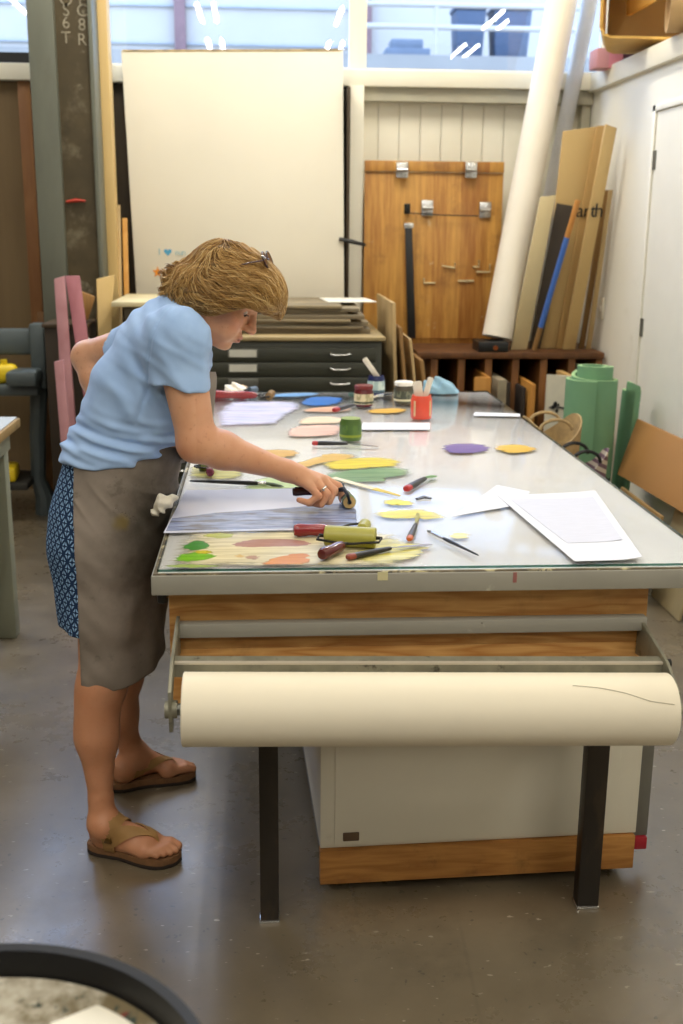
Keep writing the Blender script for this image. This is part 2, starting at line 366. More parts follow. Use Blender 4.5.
# steel column and yellow timber post
cl = at(33, 0, y=6.35).x; cr = at(96.5, 0, y=6.35).x; wx = (cl + cr) / 2; fw = at(56, 0, y=6.2).x
M['col_side'] = mat('grey green steel paint', '#686a5d', .5, .2, var=.12, scale=4, stretch=(1, 1, .3), stains=[('#55503f', 5, .55, .8)])
M['col_web'] = mat('rusty brown steel', '#51462f', .6, .2, var=.2, scale=4, stains=[('#7b715a', 3.5, .55, .72), ('#8d8570', 7, .62, .75), ('#33291a', 6, .55, .8)])
o = MB().bb(cl, fw - .01, 6.15, 6.45, 0, ZC, .004).bb(cr - .022, cr, 6.15, 6.45, 0, ZC, .004).build('steel_column', M['col_side']); struct(o)
web = MB().bb(fw - .011, cr - .02, 6.20, 6.23, 0, ZC).build('web', M['col_web'], o)
M['chalk'] = mat('chalk', '#958d78', .9, var=.2, scale=40)
for s_, px, pys in (('UOS6T', 66, (-12, 0, 10.5, 23, 38)), ('WEC8R', 82, (-12, 0, 11, 25, 40))):
    for ch, py in zip(s_, pys):
        p = at(px, py, y=6.198); text(ch, 'chalk_writing', M['chalk'], o, p, (PI / 2, 0, 0), .082)
p = at(76, 201, y=6.19); MB().tube([p + Vector((-.05, 0, -.005)), p + Vector((0, -.004, .004)), p + Vector((.05, 0, 0))], [.007, .010, .005], 8).build('red_paint_drip', mat('red orange paint', '#b3341c', .5), o)
pl, pr = at(97, 0, y=6.5).x, at(104.5, 0, y=6.5).x + .02
M['yellow_wood'] = wood('pale yellow timber', '#c7a86c', '#d3b67e', 'Z', 1.2, .55, 4)
p0 = at(94, 0, y=6.4).x
struct(MB().bb(p0 + .003, at(107, 0, y=6.4).x, 6.36, 6.5, 0, ZC, .004).build('timber_post', M['yellow_wood']))
# ================================================================ outside the windows
M['out_white'] = mat('white siding', '#b0a698', .7, var=.03, scale=1)
M['out_ground'] = mat('pale concrete yard', '#8d867b', .8, var=.06, scale=.6)
struct(MB().bb(-40, 40, 7.0, 19.5, -.1, -.02).build('ground_lane', M['out_ground']))
struct(MB().bb(-40, 40, 19.5, 24, -.1, 4.33).build('ground_yard', M['out_ground']))
def ext():
    t = thing('building', 'white sided building across the yard outside the windows', 'building', (0, 24.2, 4.33))
    MB().bb(-30, 30, 24, 24.4, 4.33, 7.6).build('wall', M['out_white'], t)
    for z in (5.05, 5.75, 6.4, 7.0): MB().bb(-30, 2.0, 23.94, 24, z, z + .05).build('siding_strip', mat('grey siding strip', '#9a9a98', .6), t)
    for px in (180, 366): 
        x = at(px, 20, y=23.9).x; MB().bb(x - .11, x + .11, 23.8, 24.05, 4.33, 7.6).build('brick_pier', mat('brick pier', '#7d5f5c', .8, var=.1), t)
    return t
ext()
M['bin_blue'] = mat('blue bin plastic', '#3f4d60', .6)
def bin_(px, w, lab):
    c = at(px, 55, y=20.6); x = c.x; z0 = 4.33
    t = thing('wheelie_bin', lab, 'bin', (x, 20.6, z0), 'blue bins in the yard')
    MB().hexa([(x - w * .42, 20.35, z0 + .03), (x + w * .42, 20.35, z0 + .03), (x + w * .42, 20.85, z0 + .03), (x - w * .42, 20.85, z0 + .03)], [(x - w / 2, 20.28, z0 + .85), (x + w / 2, 20.28, z0 + .85), (x + w / 2, 20.92, z0 + .85), (x - w / 2, 20.92, z0 + .85)], .03).build('bin_body', M['bin_blue'], t)
    MB().bb(x - w / 2 - .02, x + w / 2 + .02, 20.24, 20.96, z0 + .85, z0 + .93, .03).build('lid', M['bin_blue'], t)
    for s in (-1, 1): MB().cyl((x + s * w * .4, 20.9, z0 + .1), (x + s * w * .46, 20.9, z0 + .1), .1, seg=16).build('wheel', M['black'], t)
bin_(467, .52, 'narrow blue wheeled bin outside the window, left of the pair')
bin_(508, .66, 'wider dark blue wheeled bin outside the window, next to the tube')
b0 = at(440, 50, y=20.4)
o = MB().bb(b0.x - .95, b0.x - .18, 20.3, 20.9, 4.33, 4.55, .02).bb(b0.x - .85, b0.x - .3, 20.35, 20.85, 4.55, 4.70, .02).build('crate', mat('grey blue crate', '#666e78', .6))
tag(o, 'low grey blue crate outside the window left of the blue bins', 'crate')
rl = thing('railing', 'white pipe railing outside the window in front of the blue bins', 'railing', (3.4, 19.65, 4.33))
for z in (4.78, 5.12): MB().cyl((1.6, 19.65, z), (5.4, 19.65, z), .045, seg=10).build('rail', M['out_white'], rl)
for x in (1.62, 2.9, 5.0): MB().cyl((x, 19.65, 4.33), (x, 19.65, 5.14), .04, seg=10).build('post', M['out_white'], rl)
# ================================================================ light
wd = bpy.data.worlds.new('sky'); SC.world = wd; wd.use_nodes = True; nt = wd.node_tree; nt.nodes.clear()
wo = nt.nodes.new('ShaderNodeOutputWorld'); bg = nt.nodes.new('ShaderNodeBackground'); tcw = nt.nodes.new('ShaderNodeTexCoord')
sx = nt.nodes.new('ShaderNodeSeparateXYZ'); rp = nt.nodes.new('ShaderNodeValToRGB')
nt.links.new(tcw.outputs['Generated'], sx.inputs[0]); nt.links.new(sx.outputs[2], rp.inputs[0])
e = rp.color_ramp.elements; e[0].position, e[0].color = .0, (.55, .70, 1, 1); e[1].position, e[1].color = .6, (.46, .63, 1, 1)
nt.links.new(rp.outputs[0], bg.inputs[0]); bg.inputs[1].default_value = 5.6; nt.links.new(bg.outputs[0], wo.inputs[0])
def area(name, loc, size, power, col, rot=(0, 0, 0), portal=False):
    l = bpy.data.lights.new(name, 'AREA'); l.shape = 'RECTANGLE'; l.size, l.size_y = size; l.energy = power; l.color = col
    o = bpy.data.objects.new(name, l); COL.objects.link(o); o.location = loc; o.rotation_euler = rot
    if portal: l.cycles.is_portal = True
    return o
LW = (1.0, .95, .855)
M['lamp_body'] = mat('white enamel', '#e8e6df', .4)
def lamp(x, y, p, ln=1.2):
    for dx in (-.09, .09): area('fluorescent_tube', (x + dx, y, 3.93), (.04, ln), p / 2, LW)
for x in (-2.6, -.6, 1.0, 2.8):
    for y, p in ((-2.6, 20), (-.2, 26), (2.2, 11), (5.3, 38)): lamp(x, y, p)
area('window_portal', (0, 6.79, 3.3), (9, 1.7), 1, (1, 1, 1), (-PI / 2, 0, 0), True)
# ================================================================ back of the room
# flat file
M['file_green'] = mat('dark green grey enamel', '#3b3c31', .45, .1, var=.08, scale=3)
M['file_edge'] = mat('drawer shadow gap', '#1c1c17', .7)
fx0, fx1, fy0, fy1, ft = -.72, .60, 5.6, 6.72, 1.055
ff = thing('flat_file_cabinet', 'dark green metal flat file cabinet behind the end of the table', 'cabinet', ((fx0 + fx1) / 2, 6.05, 0))
MB().bb(fx0, fx1, fy0 + .02, fy1, .08, ft - .02, .004).bb(fx0 + .04, fx1 - .04, fy0 + .06, fy1 - .04, 0, .08).build('body', M['file_green'], ff)
MB().bb(fx0 - .015, fx1 + .015, fy0 - .012, fy1, ft - .02, ft, .004).build('cabinet_top', mat('tan worn board', '#a08c62', .6, var=.12), ff)
M['label_paper'] = mat('label card', '#cfcdc0', .7)
for i in range(12):
    z1 = ft - .055 - i * .0735; z0 = z1 - .0675
    if z0 < .1: break
    d = MB().bb(fx0 + .03, fx1 - .03, fy0 - .002, fy0 + .03, z0, z1, .003).build('drawer', M['file_green'], ff)
    zc = (z0 + z1) / 2 + .006
    for xa in (at(340, 365, y=5.6).x, -.42):
        MB().tube([(xa - .05, fy0 - .002, zc), (xa - .047, fy0 - .022, zc), (xa - .03, fy0 - .026, zc - .006), (xa + .03, fy0 - .026, zc - .006), (xa + .047, fy0 - .022, zc), (xa + .05, fy0 - .002, zc)], .0055, 8).build('handle', M['chrome'], d)
    xl = at(243, 365, y=5.6).x; b = MB().bb(xl - .075, xl + .075, fy0 - .006, fy0 - .002, zc - .022, zc + .022, .002)
    h = b.build('label_holder', M['steel'], d)
    if i < 2: MB().bb(xl - .068, xl + .068, fy0 - .0075, fy0 - .006, zc - .018, zc + .018).build('label_card', M['label_paper'], h)
# boards stacked on the flat file
cols = ['#6f6450', '#8b7f68', '#5d5446', '#a19274', '#746a58', '#897a5d', '#675d4c', '#9b8d70']
labs = ['thick grey brown board lying directly on the flat file cabinet', 'tan wooden board second from the bottom of the stack on the flat file',
        'dark grey board third from the bottom of the stack on the flat file', 'pale tan board in the middle of the stack on the flat file',
        'dark brown board above the pale tan one in the stack on the flat file', 'tan board third from the top of the stack on the flat file',
        'grey brown board second from the top of the stack on the flat file', 'pale beige top board of the stack on the flat file']
z = ft
for i, (c, lb) in enumerate(zip(cols, labs)):
    th = (.026, .016, .02, .014, .022, .014, .018, .016)[i]; ex = RNG.uniform(-.03, .03); ey = RNG.uniform(0, .05)
    x1 = (.50, .46, .49, .40, .47, .38, .45, .36)[i]
    o = MB().box(((-.3 + x1) / 2 - .05, 6.05 + ey / 2, z + th / 2), (x1 + .5, .68 - ey, th - .001), (0, 0, RNG.uniform(-.02, .02)), .002).build('stacked_board', wood('board wood %d' % i, c, cols[(i + 1) % 8], 'X', 2, .75, 4))
    tag(o, lb, 'board', 'boards stacked on the flat file'); z += th
o = MB().box((.46, 6.12, z - .055), (.26, .34, .004), (.0, .0, .1), .001).build('paper_sheet', mat('loose white paper', '#e6e2d4', .7)); tag(o, 'loose white paper on the right end of the board stack on the flat file', 'paper'); 
o.location.z = z + .0005
o = MB().bb(-.20, .05, 5.9, 6.2, z, z + .02, .003).build('small_board', wood('small tan block', '#9f8a64', '#b59f76', 'X', 2)); tag(o, 'small tan board on top of the stack behind the person', 'board')
o = MB().bb(at(118, 298, y=6.0).x, -.57, 5.72, 6.4, 1.19, 1.215, .004).build('cream_board', mat('cream shelf board', '#cfc39c', .6, var=.06)); tag(o, 'cream board end sticking out left behind the shoulder of the person', 'board')
o = MB().bb(-.70, -.58, 5.75, 6.38, ft, 1.19, .006).build('storage_box', mat('dark storage box', '#4d4636', .7)); tag(o, 'dark low box on the left end of the flat file under the cream board', 'box')
# big white panel leaning on the wall behind the file
wp = thing('leaning_whiteboard', 'large blank cream white board leaning against the wall behind the person', 'board', (-.15, 6.6, 1.06))
c = [at(121, 50, y=6.66), at(343, 49.5, y=6.66), at(344.5, 291, y=6.55), at(126.5, 296, y=6.55)]
c[2].z = c[3].z = 1.062
c[3].x, c[2].x = -.72, .475
MB().slab(c, (0, .022, 0), .003).build('panel', mat('cream white panel', '#e3dcc9', .6, var=.025, scale=1.5, stains=[('#cfc4a6', 2.5, .66, .95), ('#8c8268', 38, .77, .80)]), wp)
MB().slab([c[0] + Vector((.01, -.004, .001)), c[1] + Vector((-.01, -.004, .001)), c[1] + Vector((-.01, -.004, -.008)), c[0] + Vector((.01, -.004, -.008))], (0, .003, 0)).build('worn_edge', mat('worn edge', '#b49b6a', .8, var=.3, scale=30), wp)
ink = mat('blue marker', '#4e9cc0', .7); star = mat('orange marker', '#e08a1e', .7); grey = mat('pale marker', '#8fb4bd', .7)
def onp(px, py): return at(px, py, y=6.59)
def poly(name, pts, m, parent, y=6.575):
    b = MB(); b.slab(pts, (0, .002, 0)); return b.build(name, m, parent)
h = onp(168, 252); hp = [Vector((x * .0014, 0, z_ * .0014)) for x, z_ in [(16 * math.sin(a)**3, 13 * math.cos(a) - 5 * math.cos(2 * a) - 2 * math.cos(3 * a) - math.cos(4 * a)) for a in np.linspace(0, 2 * PI, 25)[:-1]]]
pz = lambda q: Vector((q.x, 6.55 + (q.z - 1.062) / 1.48 * .11 - .003, q.z))
poly('drawn_heart', [pz(h + q) for q in hp], ink, wp)
s = onp(158, 272); sp_ = [Vector((math.sin(a) * r, 0, math.cos(a) * r)) for a, r in [(2 * PI * k / 10, .032 if k % 2 == 0 else .014) for k in range(10)]]
poly('drawn_star', [pz(s + q) for q in sp_], star, wp)
text('I', 'drawn_letter', grey, wp, pz(onp(159.5, 252)) - Vector((0, .003, 0)), (PI / 2 - .074, 0, 0), .05)
for k, px in enumerate((177, 181, 184)): text('nu'[k % 2], 'drawn_letter', grey, wp, pz(onp(px, 252.5)) - Vector((0, .003, 0)), (PI / 2 - .074, 0, 0), .045)
# dark vertical strip (edge of a board) and latch between the white panel and the cream post
o = MB().bb(.485, .503, 6.6, 6.72, 1.057, 2.35, .003).build('dark_board', mat('dark brown board edge', '#3d2f1c', .7)); tag(o, 'dark narrow board edge between the white panel and the cream post', 'board')
p = at(349, 241, y=6.6)
o = MB().tube([p + Vector((-.06, -.03, .012)), p + Vector((.0, -.035, 0)), p + Vector((.095, -.02, -.022))], [.010, .013, .009], 8).build('clamp_bar', M['black']); tag(o, 'black clamp bar across the right edge of the white panel', 'clamp')
# boards leaning at the right of the flat file
def lean(name, px, yb, yt, off, m, lab, cat='board', group=None, bevel=.003):
    """px = [bl, br, tr, tl] pixels; bottom on plane yb, top on plane yt"""
    P = [at(*px[0], y=yb), at(*px[1], y=yb), at(*px[2], y=yt), at(*px[3], y=yt)]
    o = MB().slab(P, off, bevel).build(name, m); tag(o, lab, cat, group); return o
tanw = wood('tan plywood', '#a58a5c', '#bda273', 'Z', 1.5, .65, 4); brw = wood('brown plywood', '#7c5c36', '#93703f', 'Z', 1.5, .65, 4)
def lean3(name, x, y0, y1, xt, yt0, yt1, z0, z1, th, m, lab, group=None):
    o = MB().hexa([(x, y0, z0), (x, y1, z0), (xt, yt1, z1), (xt, yt0, z1)], [(x + th, y0, z0), (x + th, y1, z0), (xt + th, yt1, z1), (xt + th, yt0, z1)], .002).build(name, m); return tag(o, lab, 'board', group)
lean3('leaning_board', .70, 5.62, 6.42, .652, 5.66, 6.45, 0, 1.22, .018, tanw, 'tan plywood board leaning against the right end of the flat file', 'boards beside the flat file')
lean3('leaning_board', .80, 5.58, 6.3, .685, 5.62, 6.34, 0, 1.10, .016, brw, 'brown plywood board second in the row leaning on the flat file', 'boards beside the flat file')
lean3('leaning_board', .87, 5.6, 6.2, .74, 5.64, 6.22, 0, 1.04, .014, tanw, 'short pale board at the right of those leaning on the flat file', 'boards beside the flat file')
lean3('leaning_board', .94, 5.62, 6.05, .80, 5.66, 6.07, 0, .93, .02, brw, 'lowest brown board at the right of those leaning on the flat file', 'boards beside the flat file')
# wooden rack with slots
M['rack'] = wood('dark reddish brown wood', '#4b2f1a', '#6a4527', 'Z', 2, .55, 5)
M['rack_post'] = wood('worn brown wood', '#6b4524', '#8a5c30', 'Z', 2, .55, 5)
RX0, RX1, RY0, RY1, RZ = .95, 1.90, 6.18, 6.82, .915
RZ = RZ
rk = thing('slotted_rack', 'low dark wooden rack with vertical slots against the back wall', 'rack', (1.42, 6.5, 0))
MB().bb(RX0 - .09, RX1 + .02, RY0 - .02, RY1, RZ - .035, RZ, .004).build('rack_top', M['rack'], rk)
MB().bb(RX0, RX1, RY0 + .02, RY1, .05, .085).build('rack_bottom', M['rack'], rk)
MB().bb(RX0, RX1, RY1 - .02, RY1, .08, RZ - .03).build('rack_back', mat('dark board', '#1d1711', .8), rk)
for px in (434, 461, 488, 515, 543, 571, 598):
    x = at(px, 380, y=RY0).x; MB().bb(x - .02, x + .02, RY0, RY1 - .02, 0, RZ - .035, .003).build('divider', M['rack_post'], rk)
slot5 = lambda px: at(px, 390, y=5.83).x
slot = lambda px: at(px, 390, y=6.1).x
def slotboard(px, w, y0, z1, m, lab, z0=.088):
    x = slot(px); o = MB().bb(x - w / 2, x + w / 2, y0, 6.72, z0, z1, .003).build('slotted_board', m); return tag(o, lab, 'board', 'boards stored in the rack')
orw = wood('orange plywood', '#a9712f', '#c08a44', 'Z', 2, .5, 4)
o = MB().bb(slot(470), slot(486.5), 5.98, 6.0, .1, .80, .004).bb(slot(486.5) - .018, slot(486.5), 6.0, 6.7, .1, .80, .004).build('slotted_board', orw); tag(o, 'orange plywood panel sticking out of the rack right of the table end', 'board', 'boards stored in the rack')
slotboard(499, .05, 6.02, .78, mat('grey weathered board', '#8b8069', .8, var=.2), 'grey weathered board in the rack right of the orange panel')
slotboard(507, .02, 6.06, .76, mat('dark stored board', '#3a3026', .7), 'dark board in the rack beside the grey weathered one')
slotboard(526, .022, 5.92, .77, orw, 'orange edged board in the rack standing out in front of a divider')
slotboard(520, .02, 6.0, .74, mat('dark brown stored board', '#2b2119', .7), 'dark brown board behind the orange edged one in the rack')
slotboard(531, .014, 6.05, .73, mat('umber stored board', '#4a3420', .7), 'umber board in the rack left of the white board with black marks')
wb = thing('marked_board', 'white board with black scribbled marks standing in the rack beside the green mat', 'board', (slot5(560), 5.84, 0), 'boards stored in the rack')
MB().hexa([(slot5(548), 5.86, .001), (slot5(570), 5.8, .001), (slot5(570), 5.80, .83), (slot5(548), 5.86, .83)], [(slot5(548), 5.88, .001), (slot5(570), 5.82, .001), (slot5(570), 5.82, .83), (slot5(548), 5.88, .83)]).build('board_face', mat('off white board', '#cfc9b6', .7, var=.05, scale=8), wb)
b = MB()
for k in range(7):
    q = Vector((slot5(558) + .012 * k - .02, 5.835 - k * .0018, .66 + .02 * math.sin(k * 2.3))); b.sphere(q, .013, (1, .25, .9 + .4 * (k % 2)), 8)
b.tube([Vector((slot5(551), 5.85, .655)), Vector((slot5(560), 5.825, .66)), Vector((slot5(568), 5.803, .655))], .005, 6); b.build('black_mark', M['black'], wb)
o = MB().bb(slot5(570.5), slot5(577), 5.83, 6.14, .001, .82, .003).build('slotted_board', wood('tan edge board', '#b58f56', '#c9a66c', 'Z', 2)); tag(o, 'tan thick board in the rack right beside the marked white board', 'board', 'boards stored in the rack')
slotboard(584, .018, 6.15, .84, mat('pale stored board', '#c6bda6', .7), 'pale board in the last slot of the rack behind the green mat')
# hinged wooden work board against the plank wall
t = NT('orange varnished planks'); v = t.coords(); sx = t.n('ShaderNodeSeparateXYZ'); t.set(sx.inputs[0], v)
pid = t.math('FLOOR', t.math('DIVIDE', sx.outputs[0], .082)); wn = t.n('ShaderNodeTexWhiteNoise', noise_dimensions='1D'); t.set(wn.inputs[1], pid)
gr = t.noise(t.coords((9, 9, .7)), 5, 4); f = t.math('ADD', t.math('MULTIPLY', wn.outputs[0], .55), t.math('MULTIPLY', t.step(gr, .3, .7), .5), True)
o_ = t.mix(f, lin('#cd9a4c'), lin('#97602c')); o_ = t.mix(t.math('MULTIPLY', t.step(t.noise(t.coords(loc=(3, 1, 2)), 3.2, 5, .7), .5, .75), .7), o_, lin('#7a4f2c'))
o_ = t.mix(t.math('MULTIPLY', t.step(t.noise(t.coords(loc=(7, 1, 2)), 12, 5, .7), .64, .75), .6), o_, lin('#c9b48c'))
t.bsdf(o_, .42, 0, .4, gr, .1, .002); M['plankboard'] = t.m
kb = thing('hinged_board', 'orange varnished wooden board with metal hinges and hooks standing on the rack', 'board', (1.0, 6.7, RZ))
kx0, kx1 = .597, 1.412
def onk(px, py, y=6.64): return at(px, py, y=y)
MB().slab([(kx0, 6.66, RZ), (kx1, 6.66, RZ), (kx1, 6.70, 1.90), (kx0, 6.70, 1.90)], (0, .03, 0), .003).build('plank_panel', M['plankboard'], kb)
MB().slab([(kx0, 6.685, 1.902), (kx1, 6.685, 1.902), (kx1, 6.69, 1.962), (kx0, 6.69, 1.962)], (0, .045, 0), .003).build('top_rail', M['plankboard'], kb)
MB().slab([(onk(407, 215).x, 6.648, RZ + .03), (kx1 - .03, 6.648, RZ + .03), (kx1 - .03, 6.672, 1.66), (onk(407, 215).x, 6.672, 1.66)], (0, .018, 0), .002).build('inner_leaf', M['plankboard'], kb)
def hinge(px, py):
    p = onk(px, py, 6.665); b = MB().bb(p.x - .035, p.x + .035, 6.655, 6.67, p.z - .045, p.z + .045, .004).cyl((p.x - .03, 6.65, p.z), (p.x + .03, 6.65, p.z), .011, seg=12)
    for sx_ in (-.02, .02): b.cyl((p.x + sx_, 6.650, p.z - .028), (p.x + sx_, 6.656, p.z - .028), .006, seg=8)
    b.build('hinge', M['chrome'], kb)
for q in ((402, 170), (471, 170), (427, 208), (485, 210)): hinge(*q)
p = onk(407, 209, 6.66); MB().bb(p.x - .018, p.x + .018, 6.64, 6.66, p.z - .03, p.z + .03, .005).cyl((p.x, 6.63, p.z), (p.x, 6.65, p.z), .012, seg=10).build('clip', M['dark_metal'], kb)
for pts in ([(424, 278), (424, 283), (435, 283)], [(442, 266), (455, 268), (455, 263)], [(458, 281), (474, 281)], [(473, 267), (479, 267), (479, 260)], [(476, 272), (490, 272), (490, 264)]):
    P = [onk(*q, 6.65) for q in pts]; MB().tube(P, .006, 6).build('hook', mat('pale painted hook', '#c5b489', .6), kb)
P = [onk(408, 223, 6.655), onk(409, 270, 6.645), onk(411, 338, 6.635)]
st = thing('black_straightedge', 'long black straightedge hanging on the hinged wooden board', 'ruler', (P[2].x, 6.63, P[2].z))
MB().slab([P[0] + Vector((-.022, -.02, 0)), P[0] + Vector((.022, -.02, 0)), P[2] + Vector((.026, -.02, 0)), P[2] + Vector((-.022, -.02, 0))], (0, .008, 0), .002).build('blade', M['black'], st)
MB().bb(P[0].x - .026, P[0].x + .03, 6.628, 6.637, P[0].z - .03, P[0].z + .0, .002).build('metal_tip', M['chrome'], st)
o = MB().tube([onk(408, 213, 6.64), onk(440, 215, 6.64), onk(478, 216, 6.64)], .004, 6).build('wire', M['dark_metal'], kb)
# big white tube leaning in the corner
b0, b1 = Vector((at(495, 345, y=6.3).x, 6.3, RZ + .012)), at(570, -40, y=6.62)
tb = thing('white_tube', 'long fat white cardboard tube leaning from the rack up past the window', 'tube', b0)
ax = (b1 - b0).normalized(); M['tube_white'] = mat('white card tube', '#ece4d4', .6, var=.02)
MB().lathe([(.074, 0.06), (.085, .06), (.085, 2.2), (.074, 2.2)], b0, ax, 32, closed=True).build('tube_body', M['tube_white'], tb)
q = at(491, 348, y=6.24); bx = thing('tube_foot', 'black block box under the foot of the white tube on the rack', 'box', (q.x, 6.27, RZ))
MB().bb(q.x - .085, q.x + .085, 6.17, 6.36, RZ, RZ + .058, .006).build('block', M['black'], bx); MB().cyl((q.x + .01, 6.155, RZ + .026), (q.x + .01, 6.172, RZ + .026), .013, seg=12).build('brass_knob', mat('copper', '#a0562c', .35, .7), bx)
b0s, b1s = Vector((1.56, 6.66, RZ + .02)), at(596, -30, y=6.76); ax2 = (b1s - b0s).normalized()
o = MB().lathe([(.040, 0), (.045, 0), (.045, 2.1), (.040, 2.1)], b0s, ax2, 24, closed=True).build('plastic_tube', mat('milky plastic', '#e4e3e2', .3, Transmission_Weight=.5)); tag(o, 'thinner milky tube leaning behind the fat white tube', 'tube')
# boards leaning right of the tube
cb = '#c0a067'
M['card'] = mat('brown cardboard', '#b8945a', .75, var=.05, scale=3, stretch=(1, 1, .3)); M['card2'] = mat('lighter cardboard', '#c7a86f', .75, var=.05, scale=3, stretch=(1, 1, .3))
M['cream_board'] = mat('cream board', '#d8c596', .65, var=.04)
def corner(name, bl, br, tr, tl, yb, yt, th, m, lab):
    P = [at(*bl, y=yb), at(*br, y=yb), at(*tr, y=yt), at(*tl, y=yt)]
    dz = RZ + .002 - P[0].z; P[0].z = P[1].z = RZ + .002
    o = MB().slab(P, (0, th, 0), .002).build(name, m); return tag(o, lab, 'board', 'boards leaning in the back corner')
corner('leaning_board', (511, 351), (527, 351), (556, 195), (541, 197), 6.30, 6.13, .02, M['cream_board'], 'narrow cream board leaning right beside the fat white tube')
corner('leaning_board', (529, 351), (540, 351), (573, 206), (557, 203), 6.335, 6.165, .012, mat('dark grey board', '#40362b', .6), 'dark grey thin board leaning between the cream board and the blue stick')
corner('cardboard_sheet', (540, 352), (566, 352), (600, 126), (563, 131), 6.37, 6.19, .012, M['card2'], 'wide cardboard sheet at the left of the tall cardboard stack in the corner')
corner('cardboard_sheet', (556, 352), (570, 352), (607, 125), (597, 126), 6.345, 6.165, .02, M['card'], 'second cardboard sheet of the tall stack in the corner')
sheet3 = thing('cardboard_sheet', 'cardboard sheet with black printed letters in the tall stack in the corner', 'board', (1.78, 6.3, RZ), 'boards leaning in the back corner')
P = [at(563, 352, y=6.31), at(575, 352, y=6.31), at(617, 128, y=6.04), at(606, 124, y=6.04)]; P[0].z = P[1].z = RZ + .002
MB().slab(P, (0, .025, 0), .002).build('sheet', M['card2'], sheet3)
for ch, px, yy in (('a', 580, 6.222), ('r', 587, 6.222), ('t', 593.5, 6.132), ('h', 599, 6.132)): text(ch, 'printed_letter', M['black'], sheet3, at(px, 211, y=yy), (PI / 2 + .2, 0, 0), .105)
corner('leaning_board', (579, 352), (584, 352), (610, 190), (604, 190), 6.36, 6.20, .02, brw, 'dark brown board edge leaning right of the cardboard stack')
corner('leaning_board', (586, 352), (591, 352), (613, 190), (609, 190), 6.33, 6.15, .015, tanw, 'tan board edge nearest the white wall in the back corner')
sb, stp = at(534, 350, y=6.2), at(578, 200, y=6.05); sb.z = RZ + .01; dq = stp - sb
br = thing('blue_stick', 'slanted wooden stick with a blue painted length leaning in the corner', 'stick', sb)
wst = wood('orange stick', '#b87a35', '#c98f4c', 'Z', 3)
MB().cyl(sb, sb + dq * .16, .0145, seg=12).build('stick_foot', brw, br); MB().cyl(sb + dq * .16, sb + dq * .76, .0155, seg=14).build('blue_sleeve', mat('blue paint', '#3f68b4', .45), br)
MB().cyl(sb + dq * .76, sb + dq, .015, seg=12).build('stick_top', wst, br)
# rolled green mats
M['mat_green'] = mat('green foam', '#74a27c', .75, var=.04); M['mat_edge'] = mat('pale green foam edge', '#a3c68c', .75, var=.05)
def foam_roll(name, base, axis, L, r, turns, lab, seed=0, tel=.05):
    axis = Vector(axis).normalized(); Fz = Matrix.Translation(base) @ frame_z(axis); b = MB(); th = .018; n = int(turns * 40)
    prof = [(max(.035, r - .026 * (turns - k / 40)), 2 * PI * k / 40 + seed) for k in range(n + 1)]
    rings = []; zt_ = lambda a: L + tel * (1 / (1 + math.exp(((a - seed) / (2 * PI) - turns + 1.35) * 9)))
    for rad, a in prof:
        rings.append([b.b.verts.new(Fz @ Vector(((rad + d) * math.cos(a), (rad + d) * math.sin(a), z_))) for d, z_ in ((-th / 2, 0), (th / 2, 0), (th / 2, zt_(a)), (-th / 2, zt_(a)))])
    mi = []
    for A, B in zip(rings, rings[1:]):
        for k in range(4):
            f = b.b.faces.new((A[k], A[(k + 1) % 4], B[(k + 1) % 4], B[k])); f.material_index = 1 if k == 2 else 0
    b.b.faces.new(rings[0]); b.b.faces.new(rings[-1][::-1])
    return tag(b.build(name, [M['mat_green'], M['mat_edge']]), lab, 'mat', 'green mats by the white wall')
foam_roll('rolled_mat', Vector((1.60, 5.30, .002)), (.01, .02, 1), .88, .13, 2.9, 'thick green foam mat standing rolled up beside the white wall', PI * .6 - 2 * PI * 2.9, .065)
foam_roll('rolled_mat', Vector((1.785, 5.37, .02)), (.045, -.0, 1), .80, .046, 1.6, 'thinner green mat leaning at the right of the thick rolled mat', 2.2)
# bags and basket by the mat
def bag(name, c, sx, sy, h, m, hm, lab, seed, hh=.05):
    t = thing(name, lab, 'bag', c); b = MB(); rr = random.Random(seed); n = 28; rings = []
    for k, (s, zz) in enumerate(((.75, 0), (.98, .04), (1.05, .35), (1.0, .7), (1.08, 1.0), (1.03, 1.0), (.92, .75), (.7, .45))):
        rings.append([b.b.verts.new(Vector(c) + Vector((sx * s * math.cos(a) * (1 + .05 * math.sin(3 * a + seed + k * .4)), sy * s * math.sin(a) * (1 + .06 * math.sin(5 * a + seed)), h * zz * (1 + (.08 * math.sin(2 * a + seed) if k > 2 else 0))))) for a in [2 * PI * i / n for i in range(n)]])
    for A, B in zip(rings, rings[1:]):
        for i in range(n): b.b.faces.new((A[i], A[(i + 1) % n], B[(i + 1) % n], B[i]))
    b.b.faces.new(rings[-1]); b.b.faces.new(rings[0][::-1]); b.build('bag_body', m, t)
    for s in (-1, 1):
        MB().tube([Vector(c) + Vector((sx * .95 * math.cos(a) * .6, s * sy * .95, h + hh * math.sin(a))) for a in np.linspace(0, PI, 9)], .008, 6).build('handle', hm, t)
    return t
tanb = mat('tan woven bag', '#b59a6c', .85, var=.15, scale=30)
bag('tote_bag', (1.33, 5.02, 0), .13, .11, .70, tanb, tanb, 'tan open bag beside the green mat at the right edge of the table', 1)
t = NT('striped cloth'); v = t.coords(); sx = t.n('ShaderNodeSeparateXYZ'); t.set(sx.inputs[0], v); z_ = t.math('ADD', t.math('MULTIPLY', sx.outputs[2], 26), t.math('MULTIPLY', sx.outputs[0], 14))
t.bsdf(t.mix(t.step(t.math('FRACT', z_), .45, .55), lin('#c3b7a4'), lin('#6e5560')), .85); 
bag('striped_bag', (1.38, 4.68, 0), .11, .1, .62, t.m, M['black'], 'striped grey and plum cloth bag in front of the green mat', 2)
